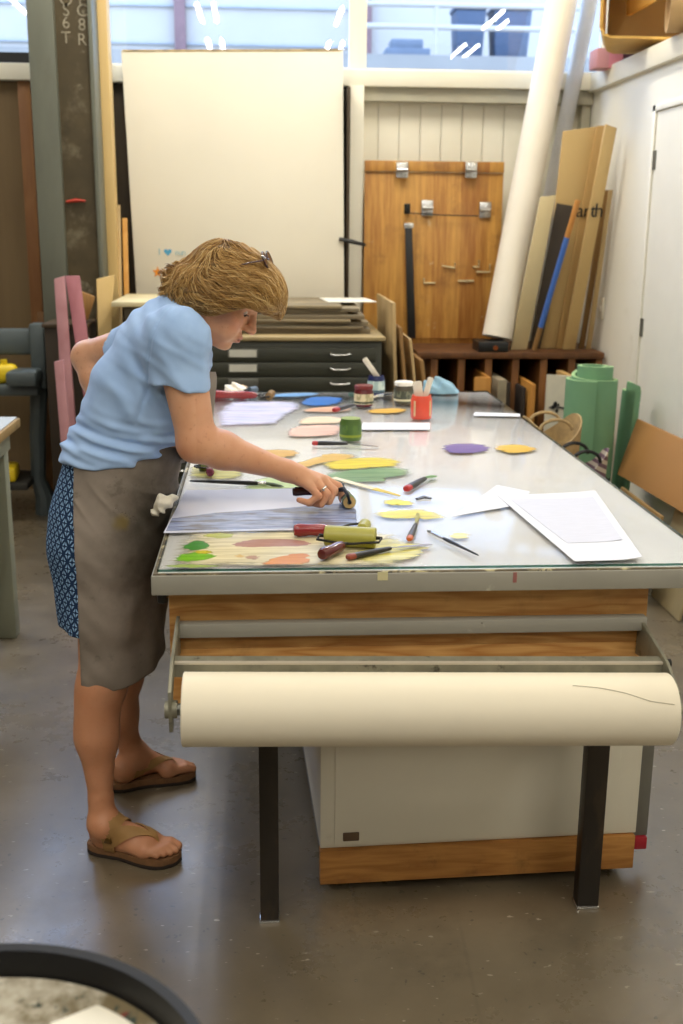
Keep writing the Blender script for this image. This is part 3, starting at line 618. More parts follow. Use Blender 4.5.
bag('dark_green_bag', (1.55, 4.98, 0), .06, .08, .44, mat('dark green cloth', '#1d3a2a', .8, var=.2, scale=12), M['black'], 'dark green bag on the floor between the striped bag and cardboard', 3)
# cardboard sheets against the right wall
M['card3'] = mat('kraft cardboard', '#a5763f', .7, var=.04, scale=2)
def wallsheet(pts, lab, m, name='kraft_cardboard'):
    o = MB().slab(pts, (.012, 0, 0), .002).build(name, m); return tag(o, lab, 'cardboard', 'cardboard by the white wall')
wallsheet([at(617, 474, x=1.72), at(690, 517, x=1.72), at(690, 443, x=1.85), at(637, 419, x=1.85)], 'brown cardboard panel leaning on the white wall right of the green mats', M['card3'])
wallsheet([(1.62, 5.06, .004), (1.62, 4.5, .004), (1.70, 4.5, .40), (1.70, 5.06, .40)], 'lower cardboard panel standing in front of the big leaning cardboard', mat('dull cardboard', '#9b7a48', .7))
wallsheet([(1.725, 4.62, .004), (1.725, 4.28, .004), (1.84, 4.28, .60), (1.84, 4.62, .60)], 'pale beige board at the right edge by the cardboard panels', mat('pale beige board', '#c0b087', .7), 'beige_board')
# cartons and a fat tube stored on the enclosure roof
zl = 2.462
t_ = thing('open_carton', 'brown cardboard tray box lying on its side on the ledge above the door', 'box', (2.4, 5.4, zl))
def frame3(px, x): return at(*px, x=x)
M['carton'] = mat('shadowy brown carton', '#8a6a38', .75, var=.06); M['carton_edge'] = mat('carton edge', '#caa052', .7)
yC = 5.75
A = at(601, -40, y=yC); Bq = at(609, 38, y=yC); Cq = at(664, 43, y=yC)
zb = max(Bq.z, zl + .01)
outer = [(A.x - .0, zb + .62), (A.x + .012, zb + .05), (A.x + .035, zb + .012), (A.x + .07, zb), (A.x + .95, zb), (A.x + .95, zb + .62)]
b = MB()
for (x0, z0), (x1, z1) in zip(outer, outer[1:] + outer[:1]):
    d = Vector((x1 - x0, 0, z1 - z0)); nrm = Vector((d.z, 0, -d.x)).normalized() * .012
    q = [Vector((x0, yC, z0)), Vector((x1, yC, z1)), Vector((x1, yC, z1)) - nrm, Vector((x0, yC, z0)) - nrm]
    b.slab(q, (.17, .5, 0))
b.build('carton_wall', M['carton_edge'], t_)
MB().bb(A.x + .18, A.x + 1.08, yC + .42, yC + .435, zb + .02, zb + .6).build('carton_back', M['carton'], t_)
MB().slab([(at(643, -10, y=yC).x, yC - .01, zb + .75), (at(643, -10, y=yC).x + .02, yC - .01, zb + .75), (at(650, 25, y=yC).x + .02, yC - .01, zb + .17), (at(650, 25, y=yC).x, yC - .01, zb + .17)], (0, .4, 0)).build('carton_flap', M['carton_edge'], t_)
bl = MB().bb(2.06, 2.9, 5.9, 6.15, zl - .02, zb - .003, .005).build('support_block', mat('dark lumber', '#3a2a1c', .7)); tag(bl, 'dark lumber block under the brown carton on the ledge', 'block')
cT = at(668, 8, y=5.35); cT.z = zl + .113
o = MB().lathe([(.100, 0), (.112, 0), (.112, .9), (.100, .9)], cT, (.85, -.2, 0), 32, closed=True).build('cardboard_tube', [mat('tan card tube', '#b9986a', .7)]); tag(o, 'fat tan cardboard tube with open end stored on the ledge over the door', 'tube')
for (px, py, w_, h_, c_, lb) in ((601, 54, .07, .07, '#c58d92', 'pink small box on the ledge under the carton, leftmost'), (614, 50, .08, .085, '#d98a9c', 'bright pink small box on the ledge under the carton, in the middle'), (634, 46, .13, .11, '#5b3445', 'dark plum box on the ledge under the carton, next to the lumber block')):
    q = at(px, py, y=6.4); o = MB().bb(q.x - w_ / 2, q.x + w_ / 2, 6.35, 6.5, zl - .02, zl - .02 + h_ + .03, .004).build('small_box', mat('small box ' + c_, c_, .6)); tag(o, lb, 'box', 'small boxes on the ledge')
# ================================================================ left side of the room
M['pink'] = wood('pink stained plank', '#a27276', '#b08486', 'Z', 1.5, .6, 3, c3='#8f5f62'); M['grey_blue'] = mat('grey blue enamel', '#50595a', .45, .1, var=.1)
def plank(name, bl, br, tr, tl, yb, yt, th, m, lab, cat='plank', group='planks leaning by the column', z0=.002):
    P = [at(*bl, y=yb), at(*br, y=yb), at(*tr, y=yt), at(*tl, y=yt)]; dx = [P[0].x, P[1].x]; zb_ = P[0].z
    k0 = (P[3] - P[0]) / (P[3].z - P[0].z); k1 = (P[2] - P[1]) / (P[2].z - P[1].z)
    P[0] = P[0] + k0 * (z0 - P[0].z); P[1] = P[1] + k1 * (z0 - P[1].z)
    o = MB().slab(P, (0, th, 0), .003).build(name, m); return tag(o, lab, cat, group)
plank('pink_plank', (66, 470), (79, 470), (64, 276), (54, 279), 5.55, 5.75, .03, M['pink'], 'tall narrow pink plank leaning by the steel column')
plank('pink_plank', (84, 400), (96, 400), (79, 276), (65, 276), 5.6, 5.80, .03, wood('darker pink plank', '#90575e', '#a56c72', 'Z', 1.5, .6, 3), 'wide darker pink plank directly behind the tall narrow pink one')
plank('pink_plank', (63, 470), (73, 470), (63, 360), (54, 362), 5.35, 5.45, .03, M['pink'], 'short pink plank in front of the tall pink ones')
plank('yellow_plank', (98, 340), (108, 340), (114, 275), (96, 279), 5.9, 6.0, .04, M['yellow_wood'], 'short pale yellow plank behind the shoulder of the person')
plank('wood_strip', (118, 300), (122, 300), (120, 205), (115, 205), 6.4, 6.55, .02, tanw, 'thin tan wood strip between the yellow post and the white panel')
plank('wood_strip', (124, 300), (129, 300), (127, 218), (122, 218), 6.4, 6.55, .02, wood('amber strip', '#b98236', '#c8964a', 'Z', 2), 'shorter amber wood strip beside the white panel edge')
plank('brown_plank', (40, 480), (58, 480), (53, 312), (37, 312), 6.44, 6.5, .02, wood('brown plank wood', '#6c4a28', '#7d5831', 'Z', 1.5), 'wide brown plank standing beside the grey blue machine stand')
o = MB().box(at(84, 303, y=5.95), (.075, .09, .13), (0, .35, .2), .006).build('wood_block', wood('brown block', '#8d6536', '#a07742', 'Z', 3)); tag(o, 'brown wood offcut on the dark cabinet behind the pink planks', 'block')
bz = at(87, 322, y=5.95).z; o.location.z = bz + .012
dk = thing('dark_cabinet', 'dark low cabinet behind the pink planks beside the column', 'cabinet', (-.96, 6.0, 0))
MB().bb(-1.12, -.90, 5.84, 6.14, .06, bz - .02, .004).bb(-1.10, -.92, 5.87, 6.12, 0, .06).build('body', mat('dark brown cabinet', '#33281b', .6), dk); MB().bb(-1.13, -.897, 5.83, 6.14, bz - .02, bz, .003).build('cabinet_top', mat('dark top', '#4a3b28', .6), dk)
MB().sphere(at(87, 342, y=5.82), .022, (1, .4, 1), 12).build('white_tag', M['door_white'], dk)
# grey blue stand
gs = thing('machine_stand', 'grey blue cast metal machine stand at the left edge behind the work table', 'machine', (-1.55, 6.2, 0))
gx = at(30, 400, y=6.2).x
MB().tube([(gx + .055, 6.2, .72), (gx + .03, 6.2, .45), (gx + .02, 6.2, .2), (gx + .05, 6.2, .1), (gx + .05, 6.2, 0)], [.05, .045, .042, .055, .06], 10, up=(0, 1, 0)).build('leg', M['grey_blue'], gs)
MB().tube([(gx - .62, 6.2, .72), (gx - .6, 6.2, .45), (gx - .6, 6.2, 0)], [.05, .045, .055], 10, up=(0, 1, 0)).build('leg', M['grey_blue'], gs)
MB().bb(gx - .75, gx + .09, 5.98, 6.4, .70, .76, .015).build('bed', M['grey_blue'], gs)
zt = at(30, 322, y=6.2).z
MB().bb(gx + .035, gx + .115, 6.1, 6.2, .72, zt, .015).build('upright', M['grey_blue'], gs)
MB().bb(gx - .75, gx + .04, 6.12, 6.18, zt - .17, zt - .03, .02).build('rail', M['grey_blue'], gs)
MB().cyl((gx + .02, 5.96, .80), (gx + .1, 5.96, .80), .05, seg=16, bevel=.01).bb(gx - .06, gx + .1, 5.9, 6.1, .76, .84, .02).build('clamp_head', M['grey_blue'], gs)
MB().bb(gx - .7, gx, 6.0, 6.35, .18, .22, .005).build('lower_shelf', mat('dark shelf', '#2c2a24', .7), gs)
yel = mat('yellow plastic', '#e0c21a', .45)
q = at(6, 345, y=6.05); o = MB().box((q.x - .02, 6.06, .762 + .05), (.14, .09, .10), (0, 0, .2), .03, 3).build('yellow_bottle', yel)
MB().cyl((q.x - .02, 6.06, .862), (q.x - .02, 6.06, .885), .018, seg=12).build('cap', yel, o); tag(o, 'yellow plastic container on the grey blue stand at the left edge', 'container')
o = MB().box((gx - .16, 6.1, .222 + .04), (.18, .2, .08), (0, 0, .1), .02).build('yellow_tray', yel); tag(o, 'yellow tray on the lower shelf of the grey blue stand', 'tray')
# left work table (edge of it in view)
M['pale_green'] = mat('pale grey green paint', '#8d907c', .5, var=.06); 
lt = thing('side_table', 'pale grey green work table cut off at the left edge of the view', 'table', (-1.6, 3.7, 0))
MB().bb(-2.3, -.935, 3.1, 4.30, .835, .87, .004).build('tabletop', wood('worn tabletop edge', '#8c7247', '#a08554', 'X', 2, .6, 4, dirt=.5), lt)
MB().bb(-2.29, -.945, 3.11, 4.29, .87, .876, .002).build('white_sheet', mat('pale blue white surface', '#d5dde2', .25), lt)
for x in (-1.02, -2.2):
    for y in (4.25, 3.2): MB().bb(x - .035, x + .035, y - .035, y + .035, 0, .76, .005).build('leg', M['pale_green'], lt)
MB().bb(-2.24, -.98, 4.24, 4.28, .76, .835, .003).bb(-1.0, -.965, 3.2, 4.24, .76, .835, .003).bb(-2.24, -2.2, 3.2, 4.24, .76, .835, .003).build('apron_rail', M['pale_green'], lt)
MB().bb(-2.2, -1.05, 4.235, 4.265, .28, .34, .003).build('stretcher', M['pale_green'], lt)
# drum-topped tub in the near left corner
from math import hypot
pts = [at(0, 941, z=.75), at(60, 941, z=.75), at(130, 962, z=.75), at(180, 992, z=.75), at(208, 1024, z=.75)]
A_ = np.array([[2 * p.x, 2 * p.y, 1] for p in pts]); bb_ = np.array([p.x**2 + p.y**2 for p in pts]); s_ = np.linalg.lstsq(A_, bb_, rcond=None)[0]
tcx, tcy = s_[0], s_[1]; tr = math.sqrt(s_[2] + tcx**2 + tcy**2); print('TUB', tcx, tcy, tr)
tu = thing('round_tub', 'round black rimmed tub with a stained metal inside in the near corner', 'tub', (tcx, tcy, 0))
MB().lathe([(tr - .02, 0), (tr - .01, .02), (tr - .02, .70), (tr - .008, .72), (tr, .738), (tr - .006, .75), (tr - .018, .748), (tr - .022, .735), (tr - .024, .725), (tr - .026, .70), (tr - .05, .0), (tr - .05, 0)], (tcx, tcy, 0), seg=96, closed=True).build('rim', mat('black rubber', '#0d0d0f', .4, spec=.4), tu)
t = NT('stained pan'); v = t.coords(); c_ = t.mix(t.step(t.noise(v, 9, 6, .7), .4, .62), lin('#b9b3a2'), lin('#6b5f45')); c_ = t.mix(t.step(t.noise(t.coords(loc=(3, 3, 3)), 26, 4, .7), .56, .66), c_, lin('#2c3a34'))
c_ = t.mix(t.step(t.noise(t.coords(loc=(8, 3, 3)), 40, 2, .5), .68, .74), c_, lin('#6e2b22'))
t.bsdf(c_, .22, .1, .6); 
MB().lathe([(0, .706), (tr - .12, .707), (tr - .05, .711), (tr - .0275, .718), (tr - .03, .705), (tr - .06, .69), (0, .69)], (tcx, tcy, 0), seg=96).build('pan', t.m, tu)
z7 = .709; P = [at(50, 1026, z=z7), at(137, 992, z=z7), at(160, 1034, z=z7), at(110, 1090, z=z7)]
o = MB().slab(P, (0, 0, .004), .001).build('paper_sheet', mat('cream card', '#e2ddcd', .6)); tag(o, 'cream card lying in the round black rimmed tub', 'paper')
# ================================================================ the print table
ZT = .900
TX0, TX1, TY0, TY1 = -.237, .993, 2.222, 4.812
M['table_grey'] = mat('chipped grey paint', '#969387', .5, var=.05, scale=4, stains=[('#b9b5a6', 9, .66, .74), ('#4f4535', 34, .70, .75)])
M['table_edge'] = mat('worn top edge', '#6c604a', .7, var=.4, scale=22, stains=[('#cdbf96', 18, .55, .62), ('#2a241b', 30, .58, .64)])
M['fir'] = wood('varnished fir plywood', '#d3a463', '#a0662c', 'X', 4.5, .45, 8, spec=.4, dirt=.25)
M['leg_dark'] = mat('dark steel leg', '#2c251c', .45, .25, var=.3, scale=6, stretch=(1, 1, .4), stains=[('#4a3a28', 8, .55, .75)])
t = NT('white table surface'); v = t.coords(); c_ = t.mix(t.step(t.noise(v, 1.6, 4), .35, .7), lin('#ebebe8'), lin('#f3f2ec'))
c_ = t.mix(t.math('MULTIPLY', t.step(t.noise(t.coords(loc=(4, 2, 0)), 2.6, 6, .7), .55, .75), .35), c_, lin('#cdc39f'))
t.bsdf(c_, .35, 0, .5); M['table_white'] = t.m
tb_ = thing('print_table', 'large printmaking table with a grey edged top and dark steel legs', 'table', ((TX0 + TX1) / 2, 3.5, 0))
MB().bb(TX0, TX1, TY0, TY1, .846, .889, .003).build('tabletop', M['table_grey'], tb_)
MB().bb(TX0 + .004, TX1 - .004, TY0 + .004, TY1 - .004, .889, .8915).build('worn_edge', M['table_edge'], tb_)
MB().bb(TX0 + .014, TX1 - .014, TY0 + .012, TY1 - .012, .8915, .8930).build('white_surface', M['table_white'], tb_)
MB().bb(-.208, .85, 2.29, 2.315, .70, .845, .002).bb(-.208, .85, 2.29, 2.315, .56, .70, .002).build('front_apron', M['fir'], tb_)
MB().bb(-.208, -.183, 2.315, 4.72, .62, .845, .002).build('side_apron', M['fir'], tb_); MB().bb(.825, .85, 2.315, 4.72, .62, .845, .002).build('side_apron', M['fir'], tb_)
for i, (x, y) in enumerate(((.004, 2.322), (.773, 2.336), (.004, 4.6), (.773, 4.6))):
    w_ = .022 if x < .1 else .026
    l_ = MB().bb(x - w_, x + w_, y - .02, y + .02, .006, .845, .002).build('leg', M['leg_dark'], tb_)
    MB().bb(x - w_ - .002, x + w_ + .002, y - .022, y + .022, 0, .007, .002).build('foot_cap', M['chrome'], l_)
MB().bb(-.19, .842, 2.262, 2.29, .735, .766, .002).build('front_rail', M['table_grey'], tb_)
q = at(155, 600, y=2.5); MB().bb(-.233, -.212, 2.30, 2.34, .80, .846, .004).build('bracket', M['black'], tb_)
q = at(383, 567, y=TY0 - .002); tp = MB().bb(q.x - .011, q.x + .011, TY0 - .0012, TY0 - .0002, .874, .8925).build('masking_tape', mat('old masking tape', '#cfc79a', .7)); tag(tp, 'small piece of yellowish tape stuck on the front edge of the table', 'tape')
for px, w_ in ((515, .002),):
    q = at(px, 575, y=TY0); MB().bb(q.x - .004, q.x + .004, TY0 - .001, TY0, .865, .888).build('red_paint_mark', mat('faded red paint', '#96605a', .7), tb_)
# paper roll hung under the front edge
M['bracket'] = mat('aged pale green metal', '#8b8876', .5, .4, var=.2, scale=14, stains=[('#4a463a', 22, .58, .7)])
rkx0, rkx1, ry, rz0, rz1, rr = -.165, .822, 2.05, .667, .645, .0735
rr_ = thing('paper_roll_holder', 'aged metal paper roll holder with a cutter bar on the front of the table', 'holder', (.33, 2.15, .6))
def arm(x, dz):
    b = MB(); z = lambda k: k + dz
    b.slab([(x, 2.289, z(.765)), (x, 2.262, z(.765)), (x, 2.10, z(.735)), (x, 2.03, z(.70)), (x, 2.035, z(.612)), (x, 2.065, z(.612)), (x, 2.07, z(.68)), (x, 2.12, z(.71)), (x, 2.289, z(.68))], (.007, 0, 0), .001)
    b.cyl((x - .008, ry, z(.655)), (x + .016, ry, z(.655)), .018, seg=16)
    return b
arm(-.192, .012).build('bracket_arm', M['bracket'], rr_); arm(.830, -.01).build('bracket_arm', M['bracket'], rr_)
MB().slab([(-.186, 2.12, .734), (.832, 2.12, .714), (.832, 2.145, .719), (-.186, 2.145, .739)], (0, 0, .003)).slab([(-.186, 2.12, .706), (.832, 2.12, .686), (.832, 2.12, .714), (-.186, 2.12, .734)], (0, .003, 0)).build('cutter_bar', M['bracket'], rr_)
MB().slab([(-.186, 2.1185, .7335), (.832, 2.1185, .7135), (.832, 2.1185, .7175), (-.186, 2.1185, .7375)], (0, .028, .003)).build('bar_edge', mat('bright worn edge', '#cfc6b4', .4, .4), rr_)
MB().cyl((-.19, ry, .667), (.836, ry, .645), .012, seg=16).build('spindle', M['steel'], rr_)
MB().cyl((.837, 2.16, .70), (.862, 2.16, .70), .009, seg=12).build('wing_bolt', M['dark_metal'], rr_)
ax = Vector((rkx1 - rkx0, 0, rz1 - rz0)); L = ax.length
pr = MB().lathe([(.02, 0), (rr - .002, 0), (rr, .002), (rr, L - .002), (rr - .002, L), (.02, L)], (rkx0, ry, rz0), ax, 96, closed=True).build('paper_roll', mat('cream paper', '#e8dfc8', .65, var=.01)); tag(pr, 'big roll of cream paper hanging on the front of the table', 'paper roll')
# torn end of the paper, a raised line winding along the roll
pts = []
for k, (px, f_) in enumerate(((575, -.05), (600, .02), (625, .18), (650, .42), (677, .52))):
    x = at(px, 690, y=2.0).x; a_ = 1.05 - f_; z_ = rz0 + (x - rkx0) / (rkx1 - rkx0) * (rz1 - rz0)
    pts.append(Vector((min(x, rkx1), ry - math.cos(a_) * (rr + .0002), z_ + math.sin(a_) * (rr + .0002))))
sm = []
for i in range(len(pts) - 1):
    for u in np.linspace(0, 1, 8)[:-1]:
        p = pts[i].lerp(pts[i + 1], float(u)); zc = rz0 + (p.x - rkx0) / (rkx1 - rkx0) * (rz1 - rz0); d = Vector((0, p.y - ry, p.z - zc)); d = d.normalized() * (rr + .0003); sm.append(Vector((p.x, ry + d.y, zc + d.z)))
MB().tube(sm, .0009, 5).build('torn_edge', mat('paper edge shadow line', '#a39a80', .8), pr).matrix_parent_inverse.identity()
# white cabinet under the table
cbx = thing('white_cabinet', 'white painted cabinet on a wooden base standing under the table', 'cabinet', (.54, 3.2, 0))
M['cab_white'] = mat('scuffed white paint', '#dcd6c2', .45, var=.03, scale=3, stains=[('#b9b09a', 5, .64, .8), ('#3e382d', 55, .76, .79)])
ca, cb_ = at(320, 883, z=.03), at(633, 866, z=.03); ca.z = cb_.z = 0; dn = (cb_ - ca).normalized(); dp = Vector((-dn.y, dn.x, 0)); wd_ = (cb_ - ca).length
def cbox(u0, u1, v0, v1, z0, z1, name, m, bev=.002, parent=None):
    P = [ca + dn * u0 + dp * v0, ca + dn * u1 + dp * v0, ca + dn * u1 + dp * v1, ca + dn * u0 + dp * v1]
    return MB().hexa([p + Vector((0, 0, z0)) for p in P], [p + Vector((0, 0, z1)) for p in P], bev).build(name, m, parent or cbx)
cbox(0, wd_, 0, 1.6, .125, .55, 'body', M['cab_white'])
cbox(.01, wd_ - .01, .02, 1.58, .032, .125, 'plinth', mat('grey plinth', '#6d6a60', .6))
cbox(-.001, wd_ - .005, -.012, .02, .032, .123, 'wood_base', wood('amber pine', '#c08a48', '#94602c', 'X', 5, .55, 6, dirt=.4))
dpn = cbox(.035, wd_ - .055, -.004, 0, .132, .55, 'front_panel', M['cab_white'], .0015)
u = .075; cbox(u - .02, u + .02, -.0075, -.003, .145, .168, 'finger_pull', mat('brown pull', '#5a4630', .5), .003, dpn)
for u in (.03, .75):
    for v_ in (.05, 1.5):
        p = ca + dn * u + dp * v_; MB().cyl(p + Vector((-.01, 0, .016)), p + Vector((.01, 0, .016)), .016, seg=14).build('caster', M['black'], cbx)
sg = cbox(wd_ + .012, wd_ + .052, .05, .075, .085, .55, 'side_post', mat('grey side rail', '#77756c', .5, .3, var=.1), .002)
cbox(wd_ + .016, wd_ + .05, .04, .07, .05, .085, 'red_clamp', mat('red clip', '#a3202c', .4), .004, sg)
# ---------------------------------------------------------------- glass sheet and the ink on it
gl = MB().bb(TX0 + .012, TX1 - .012, TY0 + .012, TY1 - .01, .8938, ZT, .0008)
t = NT('glass sheet'); geo = t.n('ShaderNodeNewGeometry'); ior = t.math('ADD', t.math('MULTIPLY', geo.outputs['Backfacing'], 1 / 1.22 - 1.22), 1.22)
fr = t.n('ShaderNodeFresnel'); t.set(fr.inputs[0], ior); tx = t.n('ShaderNodeSeparateXYZ'); t.set(tx.inputs[0], geo.outputs['Normal'])
side = t.math('LESS_THAN', t.math('ABSOLUTE', tx.outputs[2]), .5)
a_ = t.n('ShaderNodeBsdfTransparent'); t.set(a_.inputs[0], t.mix(side, (1, 1, 1, 1), (.10, .22, .18, 1))); g_ = t.n('ShaderNodeBsdfGlossy', i_Roughness=.09)
mx = t.n('ShaderNodeMixShader'); t.set(mx.inputs[0], fr.outputs[0]); t.set(mx.inputs[1], a_.outputs[0]); t.set(mx.inputs[2], g_.outputs[0]); t.t.links.new(mx.outputs[0], t.out.inputs[0])
glass = gl.build('glass_sheet', t.m, origin=(.378, 3.5, .8938)); tag(glass, 'large clear glass sheet covering the table top and streaked with inks', 'glass')
def T2(px, py, z=ZT): return at(px, py, z=z)
def smooth_poly(pts, n=4, wob=.0, seed=0):
    r = random.Random(seed); P = [Vector(p) for p in pts]; out = []; N = len(P)
    for i in range(N):
        p0, p1, p2, p3 = P[i - 1], P[i], P[(i + 1) % N], P[(i + 2) % N]
        for k in range(n):
            u = k / n; q = .5 * ((2 * p1) + (p2 - p0) * u + (2 * p0 - 5 * p1 + 4 * p2 - p3) * u * u + (3 * p1 - p0 - 3 * p2 + p3) * u**3)
            out.append(q + Vector((r.uniform(-1, 1) * wob * 3.2, r.uniform(-1, 1) * wob * .8, 0)))
    return out
def ink(name, c, c2=None, thin=.0, rough=.25):
    """glossy brushed-out ink; thin = share of bare ground showing through the streaks"""
    t = NT(name); v = t.coords((2, 22, 1)); s = t.noise(v, 3, 4, .6); v2 = t.coords((1, 5, 1), (3, 1, 0))
    c_ = t.mix(t.step(s, .35, .65), lin(c), lin(c2 or c)); 
    b = t.bsdf(c_, rough + .1, 0, .22, s, .25, .0006)
    if thin >= 0:
        co = t.n('ShaderNodeAttribute', attribute_name='core').outputs[2]; fe = t.step(t.math('ADD', t.math('MULTIPLY', co, .9), t.math('MULTIPLY', t.math('SUBTRACT', t.noise(t.coords((1.2, 9, 1), (1, 2, 0)), 14, 4, .65), .5), .9)), .06, .50)
        al = t.math('SUBTRACT', 1, t.math('MULTIPLY', t.step(t.math('ADD', t.math('MULTIPLY', s, .5), t.math('MULTIPLY', t.noise(v2, 4, 4, .6), .5)), .42, .6), max(thin, .12))); t.set(b.inputs['Alpha'], t.math('MULTIPLY', al, fe))
    return t.m
NS = [0]
def smear(lab, pts, m, parent=None, h=.0003, wob=.0025, z=ZT):
    NS[0] += 1; P = smooth_poly([T2(*p) for p in pts], 7, wob, NS[0]) if wob else [T2(*p) for p in pts]
    c = sum(P, Vector()) / len(P); bb_ = MB(); n = len(P); zz = z - ZT + NS[0] * 4e-6; rings = []; off = 0
    for k, q in ((0, .0), (.16, .3), (.38, .75), (.7, 1.0)): rings.append([bb_.b.verts.new(p.lerp(c, k) + Vector((0, 0, zz + h * q))) for p in P])
    ctr = bb_.b.verts.new(c + Vector((0, 0, zz + h)))
    for A, B_ in zip(rings, rings[1:]):
        for i in range(n): bb_.b.faces.new((A[i], A[(i + 1) % n], B_[(i + 1) % n], B_[i]))
    for i in range(n): bb_.b.faces.new((rings[-1][i], rings[-1][(i + 1) % n], ctr))
    o = bb_.build('ink_smear', m, parent or glass, smooth=3.0); attr(o, 'core', np.array([0.0] * n + [.36] * n + [.72] * n + [1.0] * (n + 1)))
    o['label'] = lab; return o
smear('thin beige film of dried ink along the front edge of the glass', [(161, 567), (176, 532), (240, 531), (300, 530), (362, 531), (400, 534), (396, 545), (408, 552), (402, 567), (300, 568)], ink('beige film', '#ddd3ae', '#d2c59a', .15, .3), h=.0002, wob=0)
smear('dark green ink blob near the left corner', [(181, 546), (195, 540), (208, 541.5), (209, 548), (196, 551), (184, 549.5)], ink('dark green ink', '#2f7d1c', '#3c8f22'))
smear('lime green ink streak in the left front corner', [(176, 556), (190, 552), (205, 552), (221, 556), (207, 560), (190, 562), (177, 561.5)], ink('lime ink', '#79b81c', '#63a512'))
smear('small yellow streak across the lime ink', [(195, 551), (204, 550.3), (212, 552), (208, 553.6), (197, 553.6)], ink('orange yellow ink', '#d9b120', '#c7c02a'), h=.0009)
smear('pale lime streak below the dark edged plate', [(203, 535), (215, 533), (235, 533.5), (232, 538), (215, 539)], ink('pale lime ink', '#b4bb3a', '#c7c75a', .3))
smear('mauve brown ink band left of the red handle', [(222, 546), (232, 541), (255, 537.5), (300, 538), (326, 542), (318, 547), (280, 548), (240, 548.5)], ink('mauve ink', '#a5766a', '#b98d80', .15))
smear('orange ink streak near the front edge', [(262, 562), (278, 556), (296, 552), (313, 552), (313, 558), (308, 564), (280, 565), (265, 565)], ink('orange ink', '#cc7a0e', '#dc9428'))
smear('tiny tan ink dab left of the orange streak', [(235, 556), (240, 554), (245, 555.5), (241, 558)], ink('tan dab', '#cfae6c'))
smear('small brown dab beside the orange streak', [(245, 557), (252, 555), (262, 557), (254, 560)], ink('brown dab', '#b08a72', None, .3))
smear('green line of ink along the glass edge', [(161, 566), (190, 564), (222, 566.5), (190, 568)], ink('olive line ink', '#8da24a', '#9cb25e', .2))
smear('ochre ink streak beside the wrist', [(255, 453), (272, 449), (296, 450), (298, 455), (280, 458), (262, 458)], ink('ochre ink', '#c99a3f', '#d6ad5c'))
smear('long ochre streak above the yellow one', [(290, 465), (310, 459), (330, 453), (357, 454), (352, 459), (325, 463), (303, 468)], ink('gold ink', '#cda03e', '#d9b45a'))
smear('bright yellow ink streak in the middle of the glass', [(320, 464), (335, 460), (352, 457.5), (385, 457), (402, 460), (399, 466), (375, 468), (345, 470), (328, 469)], ink('yellow ink', '#e2cd18', '#d2bb14'))
smear('wide mid green ink streak below the yellow one', [(318, 478), (332, 471), (360, 468), (395, 466), (413, 470), (409, 475), (388, 478), (386, 482), (355, 483), (335, 482)], ink('green ink', '#587f43', '#8fae74', .3))
smear('pale green ink under the black brush', [(240, 489), (256, 479), (275, 476), (302, 477), (305, 486), (290, 489)], ink('pale green ink', '#a9bd78', '#b8cb8c', .2))
smear('olive ink patch around the small capped brayer', [(188, 474), (196, 463), (215, 461), (240, 466), (246, 475), (225, 480), (195, 478)], ink('olive film', '#b3a93e', '#c9c27a', .4))
smear('salmon pink ink band behind the green jar', [(284, 432), (296, 426), (320, 424), (342, 425), (341, 434), (318, 437), (290, 437)], ink('salmon ink', '#e0b3a0', '#e8c4b4', .15))
smear('peach ink band beyond the salmon one', [(297, 424), (304, 417), (330, 416), (345, 418), (342, 423), (318, 424)], ink('peach ink', '#e5cba9', '#ecd7bd', .2))
smear('thin terracotta streak behind the green jar', [(300, 411), (315, 407.5), (345, 406), (352, 410), (330, 412.5)], ink('terracotta ink', '#cf9a78', '#dcb498', .2))
smear('gold ink streak between the jars', [(364, 411), (378, 408.5), (400, 408), (409, 410), (398, 413), (375, 413.5)], ink('deep gold ink', '#cd9c33', '#ddb24c'))
smear('strong blue ink patch near the far edge', [(299, 403), (308, 397), (325, 396), (343, 398), (340, 403), (325, 406), (308, 406)], ink('blue ink', '#1f62b0', '#2f78c4'))
smear('thin blue streak along the far edge of the glass', [(264, 396), (285, 393), (316, 392.6), (318, 395), (290, 397)], ink('thin blue ink', '#5a93c8', '#86aed6', .2))
smear('pale lavender ink area near the far left of the glass', [(222, 404), (245, 400.5), (297, 401), (300, 409), (287, 415), (278, 424), (240, 426), (213, 425)], ink('lavender ink', '#d3cbe6', '#c3cdeb', .25), wob=.004)
smear('purple ink patch on the right half of the glass', [(442, 447), (450, 443.5), (470, 443), (487, 445), (492, 449), (480, 453), (455, 454), (445, 452)], ink('purple ink', '#6d568f', '#7a64a0'))
smear('golden ink patch right of the purple one', [(493, 447.5), (504, 444.5), (524, 444.5), (539, 449), (525, 453), (506, 453)], ink('golden ink', '#e0b533', '#d6a928'))
smear('yellow ink dab above the long yellow streak', [(384, 501), (395, 499), (417, 503), (405, 505.5), (388, 505)], ink('lemon ink', '#eadb4c', '#e0cf3a', .2))
smear('long lemon yellow streak beside the small knife', [(372, 513), (390, 510), (425, 509), (446, 517), (430, 520), (425, 518.5), (395, 519), (377, 517)], ink('lemon streak ink', '#dccb3c', '#e5da6a', .35))
smear('faint yellow dab near the folded papers', [(449, 536), (458, 533), (470, 534), (468, 538), (455, 539)], ink('faint yellow ink', '#e3d778', '#ebe4a4', .3))
smear('broad olive yellow film under the big brayer', [(352, 560), (362, 546), (385, 537), (410, 541), (430, 548), (412, 560), (380, 566)], ink('olive yellow film', '#cfc35a', '#ddd68f', .55))
